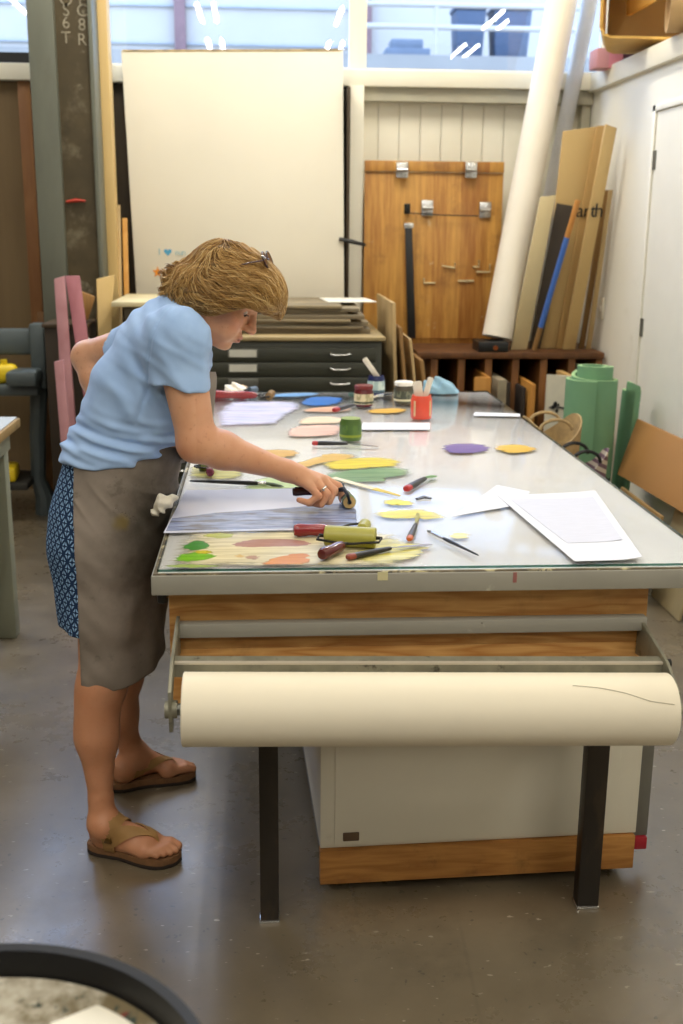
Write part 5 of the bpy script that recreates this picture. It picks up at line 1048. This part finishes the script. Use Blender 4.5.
# fingernails on the visible tips
# ---------------------------------------------------------------- t-shirt
hemn = np.array((-.15, 0, -.985)); SL = J(182, 387, 2.64)
slv = rc(J(175, 338, 2.666), J(184, 412, 2.635), .075, .067); p_hem = plane(SL, hemn)
slL = rc(J(147, 342, 2.99), J(94, 355, 3.09), .064, .050); p_hemL = plane(J(110, 342, 3.05), (-.9, .3, -.2))
def cap_(a, b, k=.03): return Prim(a.c, a.r, lambda P: smax(a.fn(P), b.fn(P), .004), k)
hx = J(120, 466, YM)
AH0 = J(151, 380, 2.66); AHN = _n(np.cross(J(160, 335, 2.63) - AH0, J(188, 316, 2.74) - AH0))
def shirt_disp(P):
    x, y, z = P[:, 0], P[:, 1], P[:, 2]
    w = np.exp(-((z - 1.075) / .055)**2); a = np.exp(-(((x + .21) / .13)**2 + ((z - 1.20) / .11)**2))
    d = .005 * w * np.sin(z * 150 + 2.6 * np.sin(y * 13 + x * 9) + x * 26) + .0025 * w * np.sin(z * 260 + x * 40 + 3 * np.sin(y * 20))
    rd = lambda q: (.5 + .5 * np.sin(q))**3 - .3
    d += .0075 * a * rd(x * 62 + z * 88 + 1.6 * np.sin(z * 22 + y * 8)) + .0035 * rd(x * 52 - z * 44 + 2.6 * np.sin(z * 17 + y * 11) + y * 20) * (.4 + .6 * np.sin(x * 11 + z * 7)**2) + .0028 * rd(x * 28 + z * 76 + 3 * np.sin(x * 19 + y * 9) + 4) * (.3 + .7 * np.sin(x * 8 - z * 12)**2)
    da = np.abs((P - AH0) @ AHN); d -= .0035 * np.exp(-(da / .0045)**2) * (y < 2.76) * (z > 1.13)
    d += .0022 * np.sin(z * 55 + x * 70 + 2.5 * np.sin(x * 22)) * (1 - w)
    return d + .005 * np.exp(-((z - 1.035 - .4 * np.clip(x + .33, 0, 1)) / .035)**2)
ST = torso(.012) + [tor(J(131, 446, YM), J(129, 472, YM), .130, .136, .156, .168, .03), cap_(slv, p_hem), cap_(slL, p_hemL), plane((0, 0, J(100, 467, 2.68)[2]), (0, 0, -1), .006), plane(J(132, 467, 2.67), (.36, 0, -1), .03)]
nb, nt_ = J(176, 322, YM), HL(-.03, 0, -.05)
ST += [rc(nb + (nt_ - nb) * .18, nt_, .064, .07, .006, 's'), rc(elR + (shR - elR) * .30, elR, .056, .060, .004, 's'), rc(elL + (shL - elL) * .45, elL, .052, .056, .004, 's'), hell((.05, 0, -.06), (.07, .075, .09), .004, 's')]
V, Q = polygonise(Field(ST, shirt_disp), (-.60, 2.50, .95), (.02, 3.22, 1.46), .0038)
t = NT('light blue jersey'); v = t.coords(); wv = t.noise(v, 420, 2)
t.bsdf(t.mix(t.step(t.noise(v, 9, 3), .3, .7), lin('#98b7e2'), lin('#a2c0e8')), .85, 0, .2, t.math('ADD', t.math('MULTIPLY', wv, .06), t.noise(t.coords((1.4, 1, .8), rot=(0, .6, 0)), 13, 2, .45)), .4, .010, Sheen_Weight=.15); shirt = np_mesh('t_shirt', V, Q, t.m, person)
# hem and sleeve seams
nrm_s = []
for k in range(40):
    a = 2 * PI * k / 39; ax_ = _n(J(184, 412, 2.635) - J(174, 336, 2.668)); e1 = _n(np.cross(ax_, (0, 1, 0))); e2 = np.cross(ax_, e1)
    nrm_s.append(SL - hemn * .022 + (e1 * math.cos(a) + e2 * math.sin(a)) * .0686 - 0 * ax_)
print('SHIRT', len(V), time.time() - _t0)
# ---------------------------------------------------------------- shorts
SH = [tor(hip, waist, .142, .127, .182, .150), rc(hipR, knR, .100, .066, .03), rc(hipL, knL, .100, .066, .03), tor(J(118, 468, YM), J(105, 540, YM), .130, .146, .148, .178, .03), rc(J(98, 555, 2.755), J(101, 655, 2.70), .116, .096, .03), rc(J(102, 550, 2.905), J(112, 645, 2.955), .116, .096, .03),
      plane((0, 0, J(75, 628, 2.69)[2]), (0, 0, -1)), plane((0, 0, 1.05), (0, 0, 1)), rc(J(104, 600, 2.71), J(104, 670, 2.69), .088, .090, .006, 's'), rc(J(112, 595, 2.95), J(116, 670, 2.975), .085, .088, .006, 's')]
V, Q = polygonise(Field(SH, lambda P: .003 * np.sin(P[:, 1] * 60 + 2 * np.sin(P[:, 2] * 12)) * np.clip((1.0 - P[:, 2]) * 3, 0, 1)), (-.62, 2.50, .52), (-.1, 3.18, 1.09), .005)
t = NT('navy shorts with diamond print'); U_ = t.n('ShaderNodeAttribute', attribute_name='pu').outputs[2]; W_ = t.n('ShaderNodeAttribute', attribute_name='pv').outputs[2]
def cell(u, v, ou, ov):
    a = t.math('ABSOLUTE', t.math('SUBTRACT', t.math('FRACT', t.math('ADD', t.math('DIVIDE', u, .030), ou)), .5)); b = t.math('ABSOLUTE', t.math('SUBTRACT', t.math('FRACT', t.math('ADD', t.math('DIVIDE', v, .036), ov)), .5)); return t.math('ADD', a, b), a, b
d1, a1, b1 = cell(U_, W_, 0, 0); d2, a2, b2 = cell(U_, W_, .5, .5)
def ringm(d, a, b):
    r = t.math('MULTIPLY', t.math('GREATER_THAN', d, .17), t.math('LESS_THAN', d, .36)); gap = t.math('GREATER_THAN', t.math('MINIMUM', a, b), .045); return t.math('MULTIPLY', r, gap)
msk = t.math('MAXIMUM', ringm(d1, a1, b1), ringm(d2, a2, b2))
t.bsdf(t.mix(msk, lin('#1c3252'), lin('#8fb3d6')), .85, 0, .2, t.noise(t.coords(), 300, 2), .1, .001)
shorts = np_mesh('shorts', V, Q, t.m, person); ang = np.arctan2(V[:, 1] - YM, V[:, 0] - J(107, 560, YM)[0]); attr(shorts, 'pu', (V[:, 1] - V[:, 0]) * .78); attr(shorts, 'pv', V[:, 2])
# ---------------------------------------------------------------- apron
zs = [J(0, py, YM)[2] for py in (440, 466, 540, 600, 650, 692)]
def hull(off=0):
    P = [J(132, 440, YM), J(122, 466, YM), J(105, 540, YM), J(108, 600, YM), J(114, 650, YM), J(112, 694, YM)]
    rx = [.120, .126, .148, .136, .112, .086]; ry_ = [.142, .148, .194, .205, .205, .195]
    return [tor(P[i], P[i + 1], rx[i] + off, rx[i + 1] + off, ry_[i] + off, ry_[i + 1] + off, .04) for i in range(5)]
bl = [J(x, y, 2.68) for x, y in ((69, 450), (71, 466), (73, 500), (79, 560), (82, 610), (85, 690))]; bz_ = np.array([p[2] for p in bl])[::-1]; bx_ = np.array([p[0] for p in bl])[::-1]
def ap_disp(P):
    x, y, z = P[:, 0], P[:, 1], P[:, 2]; w = np.clip((z - .72) / .25, 0, 1); l = np.clip((.75 - z) / .3, 0, 1)
    fl = 1 - np.abs(np.sin(z * 34 + (x + .45) * 26 + 1.2 * np.sin(x * 14)))
    return .007 * w * np.clip((1.0 - z) / .06, 0, 1) * fl**2 * np.exp(-((z - .95) / .07)**2) + .0018 * np.sin(x * 40 - z * 9 + y * 14 + 1.5 * np.sin(z * 7)) + .003 * l * np.sin(x * 45 + y * 40 + .8 * np.sin(z * 6)) + .0009 * np.sin(z * 90 + x * 80 + 2 * np.sin(y * 30 + x * 20))
hO = hull(.012)
def apron_fn(P):
    d = np.full(len(P), 1.0)
    for q in hO + [tor(hip, waist, .147, .132, .186, .155)]: d = smin(d, q.fn(P), q.k)
    d = d - ap_disp(P); d = np.maximum(d, -(d + .006))
    return np.maximum(d, np.interp(P[:, 2], bz_, bx_) - P[:, 0])
ptop, pbot = plane(J(128, 452, 2.68), np.array((-.28, 0, 1.0))), plane(J(110, 682, 2.68), (.12, 0, -1))
zc_ = J(100, 459, 2.68)[2]
AP = [Prim((-.33, YM, .7), 1, lambda P: np.maximum(apron_fn(P), P[:, 2] - np.maximum(zc_, J(125, 462, 2.68)[2] + (P[:, 0] - J(125, 462, 2.68)[0]) * .40)), 0), pbot]
V, Q = polygonise(Field(AP), (-.62, 2.48, .38), (-.08, 3.2, 1.12), .0036)
t = NT('taupe canvas apron'); v = t.coords(); wv = t.noise(v, 500, 2)
c_ = t.mix(t.step(t.noise(v, 6, 5, .65), .3, .7), lin('#83796e'), lin('#90857a'))
sp_ = J(160, 545, 2.70) - np.array((-.33, YM, 0))
dist = t.n('ShaderNodeVectorMath', operation='DISTANCE'); t.set(dist.inputs[0], t.coords((1, .5, .55))); dist.inputs[1].default_value = (sp_[0] + .03, sp_[1] * .5 - .02, sp_[2] * .55)
st_ = t.math('SUBTRACT', 1, t.step(t.math('ADD', dist.outputs['Value'], t.math('MULTIPLY', t.noise(v, 12, 5, .7), .07)), .08, .22)); c_ = t.mix(t.math('MULTIPLY', st_, .85), c_, lin('#2c2a21'))
q_ = J(122, 523, 2.64) - np.array((-.33, YM, 0)); ds = t.n('ShaderNodeVectorMath', operation='DISTANCE'); t.set(ds.inputs[0], v); ds.inputs[1].default_value = tuple(q_)
c_ = t.mix(t.math('MULTIPLY', t.math('SUBTRACT', 1, t.step(t.math('ADD', ds.outputs['Value'], t.math('MULTIPLY', t.noise(v, 30, 3), .03)), .02, .045)), .6), c_, lin('#7d6a2c'))
c_ = t.mix(t.math('MULTIPLY', t.step(t.noise(t.coords(loc=(5, 5, 5)), 16, 4, .7), .60, .72), .35), c_, lin('#3f3b30'))
t.bsdf(c_, .9, 0, .15, wv, .25, .001); M['apron'] = t.m
apron = np_mesh('apron', V, Q, t.m, person)
# apron bib hanging off the chest, waist seam cord
n0, n1, n2_ = J(205, 372, 2.745), J(217, 412, 2.72), J(178, 462, 2.70); f0, f1, f2 = J(205, 372, 2.92), J(216, 412, 2.95), J(176, 462, 2.97)
def bib(u, v):
    a = (1 - v)**2 * n0 + 2 * v * (1 - v) * n1 + v * v * n2_; b = (1 - v)**2 * f0 + 2 * v * (1 - v) * f1 + v * v * f2
    q = a * (1 - u) + b * u; return q + np.array((.022 * math.sin(PI * u) + .004 * math.sin(9 * v + 4 * u), 0, 0))
MB().grid(bib, 14, 18, .002).build('bib', M['apron'], apron)
sd = []
for k in range(24):
    u = k / 23; px = 76 + 100 * u; py = 467 + 6 * math.sin(u * 3) - 22 * max(0, u - .55)
    p = J(px, py, 2.7); 
    for yy in np.linspace(2.5, 2.83, 160):
        c = np.array((p[0], yy, p[2]))
        if apron_fn(c[None])[0] < .004: break
    sd.append(c)
# cream rag tucked at the apron waist
c0 = J(166, 505, 2.69); c0[0] = max(c0[0], -.262)
def rg_disp(P): return .0035 * (1 - 2 * np.abs(np.sin(P[:, 0] * 110 + P[:, 2] * 60 + np.sin(P[:, 2] * 90)))) + .0015 * np.sin(P[:, 2] * 260 + P[:, 1] * 160)
FR = Field([rc(J(154, 513, 2.665), J(162, 504, 2.66), .010, .017, .015), rc(J(162, 504, 2.66), J(175, 498, 2.675), .017, .011, .015), rc(J(161, 502, 2.664), J(162, 496, 2.667), .011, .007, .012)], rg_disp)
V, Q = polygonise(FR, c0 - .12, c0 + .12, .0028)
ragt = np_mesh('cream_rag', V, Q, mat('cream rag cloth', '#dcd6c4', .9, var=.05, scale=40), None, tuple(c0)); tag(ragt, 'small cream rag tucked into the front of the apron at the waist', 'cloth')
print('CLOTHES', time.time() - _t0)
# ---------------------------------------------------------------- hair
def hl(c, r, k=.02, op='u', rot=None): return hell(c, r, k, op)
HAIR = [hl((-.006, 0, .015), (.106, .096, .098)), hl((.060, 0, .052), (.070, .082, .058), .03), hl((.094, .0, .046), (.036, .066, .034), .025), hl((.052, .062, .022), (.050, .030, .040), .02), hl((.060, -.062, .012), (.050, .030, .045), .02),
        hl((-.006, .076, -.012), (.058, .026, .052), .02), hl((-.006, -.076, -.012), (.058, .026, .052), .02), hl((-.055, .06, -.05), (.052, .045, .062), .02), hl((-.055, -.06, -.05), (.052, .045, .062), .02),
        hl((-.078, 0, -.045), (.048, .075, .062), .02), hl((-.100, .015, -.062), (.030, .045, .030), .015), hl((-.102, .05, -.03), (.016, .02, .016), .01), hl((-.122, .01, -.065), (.016, .022, .018), .01), hl((-.05, .04, -.098), (.036, .035, .030), .015),
        hl((.124, -.045, .022), (.020, .026, .034), .015),
        Prim(HL(.05, 0, -.04), .2, lambda P: (lambda q: smax(-(q[:, 0] - .030) * .794 + (q[:, 2] + .050) * .607, q[:, 2] - .014, .012))((P - HO) @ HR.T), .010, 's'), hl((.115, 0, -.075), (.060, .066, .072), .012, 's'), hl((.092, 0, -.022), (.030, .050, .022), .010, 's')]
def ridge(P):
    x, y, z = (P - HO).T; return .65 * np.sin(z * 2 * PI / .026 + 2.4 * np.sin(x * 36 + y * 22) + 1.4 * np.sin(y * 42) + x * 14) + .35 * np.sin(z * 2 * PI / .012 + 3 * np.sin(x * 30 + 1) + y * 60)
def hd(P):
    q = (P - HO) @ HR.T; f, s, u = q.T; r = np.sqrt((q**2).sum(1)); th_ = np.arctan2(u + .02, f + .02)
    return .0055 * ridge(P) + .006 * np.clip(-u * 14 - .2, 0, 1) * np.sin(f * 120 + s * 60) * np.sin(u * 130 + 2 * np.sin(s * 50))
FH = Field(HAIR, hd)
V, Q = polygonise(FH, HO - .21, HO + .21, .0036)
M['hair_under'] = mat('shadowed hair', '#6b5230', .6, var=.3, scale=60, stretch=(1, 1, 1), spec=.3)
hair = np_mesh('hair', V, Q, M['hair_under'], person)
# strands flowing over it
N, SEG = 13000, 16
sel = RNG.integers(0, len(V), N); P = V[sel] + RNG.normal(0, .001, (N, 3)); C0 = HL(-.035, .012, .118)
FHS = Field(HAIR)
def grad(P):
    e = .004; g = np.stack([FHS(P + np.array(d) * e) - FHS(P - np.array(d) * e) for d in ((1, 0, 0), (0, 1, 0), (0, 0, 1))], 1); return g / (np.linalg.norm(g, axis=1, keepdims=True) + 1e-9)
cl_ = np.floor((V[sel] - HO) @ HR.T / .016); hsh = np.abs(np.sin(cl_ @ np.array((12.9898, 78.233, 37.719))) * 43758.5453) % 1; hs2 = np.abs(np.sin(cl_ @ np.array((39.34, 11.135, 83.155))) * 24634.6345) % 1
rg0 = ridge(P); ph0 = 5 * np.sin((P - HO)[:, 2] * 30 + (P - HO)[:, 1] * 24) + .8 * hsh; offl = .001 + .0048 * rg0 + RNG.uniform(-.002, .002, N); LEN = RNG.uniform(.07, .15, N); path = [P.copy()]
for k in range(SEG - 1):
    gn = grad(P); 
    q = (P - HO) @ HR.T; w_ = 1 / (1 + np.exp(-(q[:, 0:1] + .055) / .018)); fr_ = np.clip((q[:, 0:1] - .055) / .05, 0, 1)
    d = w_ * (np.array((.95, 0, -.28)) + fr_ * np.array((-.25, 0, -.5))) + (1 - w_) * np.array((-.65, 0, -.75)) + .35 * np.array((0, 1.0, 0)) * np.sign(-q[:, 1:2]) * np.clip((q[:, 2:3] - .08) * 20, 0, 1)
    side = np.cross(gn, d); side /= np.linalg.norm(side, axis=1, keepdims=True) + 1e-9
    d = d - gn * (d * gn).sum(1, keepdims=True); d /= np.linalg.norm(d, axis=1, keepdims=True) + 1e-9
    wave = np.sin(k * .72 + ph0)[:, None] * (.34 + .16 * hs2[:, None])
    curl = np.clip(-q[:, 2:3] * 16 - .3, 0, 1) * (.5 + hs2[:, None])
    d = d + side * (wave + curl * np.sin(k * 1.1 + 6 * hs2)[:, None]); d /= np.linalg.norm(d, axis=1, keepdims=True)
    P = P + d * (LEN / SEG)[:, None]; f = FHS(P); tgt = offl + .006 * (k / SEG)**3 * (hs2 - .2); P = P + gn * np.clip(tgt - f, -.006, .006)[:, None]; path.append(P.copy())
path = np.stack(path, 1)
ok = (FB(path.reshape(-1, 3)).reshape(N, SEG) > -.004).all(1); lq = (path[:, -1] - HO) @ HR.T
pq = (path.reshape(-1, 3) - HO) @ HR.T; inr = ((np.maximum(-(pq[:, 0] - .034) * .794 + (pq[:, 2] + .050) * .607, pq[:, 2] - .008) < 0).reshape(N, SEG)).any(1); ok &= ~inr
face = ((lq[:, 0] > .035) & (lq[:, 2] < -.02) & (np.abs(lq[:, 1]) < .062)) | ((lq[:, 0] > .075) & (lq[:, 2] < .004) & (lq[:, 1] > -.03)); ok &= ~face
rg1 = np.random.default_rng(11); curls = []; ctone = []
for c_i in range(46):
    p0 = HL(rg1.uniform(-.125, -.02), rg1.uniform(-.095, .06), rg1.uniform(-.085, .0)); pp = p0[None].copy()
    for _ in range(6): pp = pp - grad(pp) * (FHS(pp) - .002)[:, None]
    p0 = pp[0]; g0 = grad(pp)[0]; dn_ = _n(np.array((-.6, rg1.uniform(-.3, .3), -.8)) - g0 * (np.array((-.6, 0, -.8)) @ g0)); sd_ = np.cross(g0, dn_); r0 = rg1.uniform(.004, .008); L0 = rg1.uniform(.03, .055); t0_ = rg1.uniform(0, 6.28); tb_ = rg1.uniform(.3, .9); pit = rg1.uniform(1.0, 1.7)
    for _ in range(34):
        jx = rg1.normal(0, .0028, 3); tt = np.linspace(0, 1, SEG); an_ = t0_ + tt * 6.28 * pit + rg1.normal(0, .12); rr2 = r0 * (.5 + .7 * tt)
        curls.append(p0 + jx + np.outer(tt * L0 * .75, dn_) + np.outer(.001 + .007 * tt**2, g0) + np.outer(np.cos(an_) * rr2, sd_) + np.outer(np.sin(an_) * rr2 * .8, g0)); ctone.append(np.clip(tb_ + rg1.normal(0, .15), 0, 1))
path = path[ok]; tone = np.clip(.45 + .28 * rg0 + RNG.uniform(-.3, .3, N), 0, 1)[ok]; path = np.concatenate([path, np.array(curls)]); tone = np.concatenate([tone, np.array(ctone)]); n = len(path); print('STRANDS', n)  # lock highlights and the shadows between them are put into the strand tone
cv = bpy.data.hair_curves.new('hair_strands'); cv.add_curves([SEG] * n)
cv.attributes['position'].data.foreach_set('vector', (path - np.array(WLOC[person.name])).astype(np.float32).ravel())
rad = np.tile(np.array([.00075 * (1 - .75 * (k / (SEG - 1))**2) for k in range(SEG)]), n).astype(np.float32)
ra = cv.attributes.get('radius') or cv.attributes.new('radius', 'FLOAT', 'POINT'); ra.data.foreach_set('value', rad)
ta = cv.attributes.new('tone', 'FLOAT', 'CURVE'); ta.data.foreach_set('value', tone.astype(np.float32))
t = NT('dark blonde hair'); at_ = t.n('ShaderNodeAttribute', attribute_name='tone'); c_ = t.ramp(at_.outputs[2], [(0, lin('#4a3116')), (.35, lin('#865f2e')), (.7, lin('#bb9354')), (1, lin('#e0c48c'))])
t.bsdf(c_, .42, 0, .35, Anisotropic=.4); cv.materials.append(t.m)
ho = bpy.data.objects.new('hair_strands', cv); COL.objects.link(ho); ho.parent = hair
# glasses pushed up into the hair
GS = np.array(-.009 * hf - .008 * hu)
gk = thing('eyeglasses', 'pair of glasses pushed up on top of the head of the person', 'glasses', tuple(HL(.05, 0, .12)))
gd = _n(.045 * hf - .028 * hu); gn_ = np.cross(hs, gd); gn_ = gn_ if gn_ @ hu > 0 else -gn_
fb = MB(); 
for s in (-1, 1):
    c = HL(.050, s * .034, .128) + GS; ring_ = [c + hs * .027 * math.cos(a) * s + gd * .020 * math.sin(a) for a in np.linspace(0, 2 * PI, 25)]
    fb.tube(ring_, .0022, 8)
    MB().slab([Vector(c + hs * .026 * math.cos(a) + gd * .019 * math.sin(a)) for a in np.linspace(0, 2 * PI, 25)[:-1]], Vector(gn_) * .0015).build('lens', mat('dark lens', '#2b2326', .08), gk)
    fb.tube([HL(.040, s * .061, .119), HL(.018, s * .076, .096), HL(-.01, s * .080, .06), HL(-.04, s * .08, .03)], .002, 8)
fb.tube([HL(.041, -.008, .121), HL(.043, 0, .123), HL(.041, .008, .121)], .002, 8); fb.build('frame', mat('dark red frame', '#3a1a1c', .25), gk)
hc = HL(.036, .060, .125); MB().box(hc, (.012, .006, .006), Matrix([list(hf), list(hs), list(hu)]).transposed(), .001).build('hinge', M['chrome'], gk)
# ---------------------------------------------------------------- sandals
M['cork'] = mat('cork footbed', '#7a5636', .8, var=.15, scale=60); M['sole'] = mat('dark rubber sole', '#2a2019', .7); M['strap'] = mat('tan brown leather', '#a37c48', .6, var=.1, scale=14)
OUT = [(.0, 0), (.006, .020), (.03, .033), (.07, .033), (.11, .034), (.15, .043), (.185, .047), (.215, .044), (.240, .030), (.255, .006), (.257, -.015), (.248, -.034), (.225, -.043), (.19, -.043), (.15, -.036), (.10, -.028), (.06, -.030), (.03, -.032), (.006, -.020)]
for fi, (ft, lab) in enumerate(zip(FEET, ('tan sandal on the right foot, nearest the camera side', 'tan sandal on the left foot, behind'))):
    root = MB(); pts = smooth_poly([Vector((FP(ft, u - .008, v, 0)[0], FP(ft, u - .008, v, 0)[1], .001)) for u, v in OUT], 3)
    sandal = root.slab(pts, (0, 0, .010), .002).build('sandal', M['sole'], person)
    MB().slab([p + Vector((0, 0, .010)) for p in pts], (0, 0, SOLE - .009), .003).build('footbed', M['cork'], sandal)
    FF = Field(footprims(ft)); h_, d_, lv_, L_, an_ = ft; up = np.array((0, 0, 1.0)); lv3 = np.array((lv_[0], lv_[1], 0)); d3 = np.array((d_[0], d_[1], 0))
    def on_foot(u, th, off=.002):
        o = FP(ft, u, .0, SOLE + .022); dr_ = lv3 * math.cos(th) + up * math.sin(th); rs = np.linspace(.0, .1, 60); f = FF(o + rs[:, None] * dr_); i = np.nonzero(f > 0)[0]; r = rs[i[0]] if len(i) else .04
        q = o + dr_ * (r + off); q[2] = max(q[2], SOLE - .004); return q
    def strap(path, w0, w1, name='strap'):
        us = [p[0] for p in path]; ts = [math.radians(p[1]) for p in path]; s_ = np.linspace(0, 1, len(path))
        def fn(a, b):
            u = np.interp(a, s_, us); th = np.interp(a, s_, ts); w = w0 + (w1 - w0) * a; e = .01; du = np.interp(min(1, a + e), s_, us) - np.interp(max(0, a - e), s_, us); dt = (np.interp(min(1, a + e), s_, ts) - np.interp(max(0, a - e), s_, ts)) * .04
            n_ = math.hypot(du, dt) + 1e-9; return on_foot(u + dt / n_ * w * (b - .5), th - du / n_ * w * (b - .5) / .04)
        return MB().grid(fn, 22, 4, .0032).build(name, M['strap'], sandal)
    strap([(.072, -28), (.080, 25), (.092, 70), (.095, 110), (.085, 160), (.075, 205)], .030, .030)
    strap([(.085, 20), (.115, 45), (.150, 70), (.185, 92), (.205, 100)], .030, .012); strap([(.085, 165), (.12, 135), (.160, 112), (.205, 100)], .026, .012)
    bp = on_foot(.078, math.radians(22), .005); MB().box(bp, (.022, .006, .020), Euler((.25, 0, math.atan2(d_[1], d_[0]))), .002).build('buckle', mat('bronze buckle', '#6f5427', .35, .7), sandal)
# ---------------------------------------------------------------- brayer in the hand
Ab, Bb = Vector((.214, 2.712, ZT + .0215)), Vector((.206, 2.775, ZT + .0215))
hb = thing('brayer', 'small inked brayer held in the right hand above the blue band of the plate', 'roller', (.21, 2.745, ZT + .003))
rd = (Bb - Ab).normalized(); rl_ = (Bb - Ab).length
t = NT('inked roller'); s = t.noise(t.coords((8, 40, 8)), 2, 3); t.bsdf(t.mix(t.step(s, .4, .6), lin('#2d3d52'), lin('#7d946a')), .25); 
MB().lathe([(0, .0005), (.016, .0005), (.018, .003), (.018, rl_ - .003), (.016, rl_ - .0005), (0, rl_ - .0005)], Ab, rd, 32).build('roller', t.m, hb)
MB().lathe([(.006, -.0015), (.0155, -.0015), (.0155, .0008), (.006, .0008)], Ab, rd, 28, closed=True).build('roller_core', mat('tan wood core', '#b99a63', .6), hb)
mid = Vector((.188, 2.738, .948)); b = MB()
for e, sg_ in ((Ab, -1), (Bb, 1)): b.tube([e + rd * sg_ * -.004, e + rd * sg_ * .008, e + rd * sg_ * .008 + Vector((-.006, 0, .022)), Vector((.200, 2.742 + sg_ * .018, .955)), mid], [.0045, .0045, .0045, .005, .005], 10)
b.cyl(mid + Vector((.012, 0, 0)), mid + Vector((-.03, 0, 0)), .006, seg=12); b.build('frame', mat('blue black frame', '#1a2230', .35, .3), hb)
MB().lathe([(0, 0), (.008, 0), (.0105, .01), (.0115, .04), (.0105, .07), (.012, .092), (.010, .1), (0, .102)], mid + Vector((-.016, 0, -.001)), (-1, .03, -.04), 20).build('handle', mat('dark red brown handle', '#3d1513', .25), hb)
print('PERSON', time.time() - _t0)
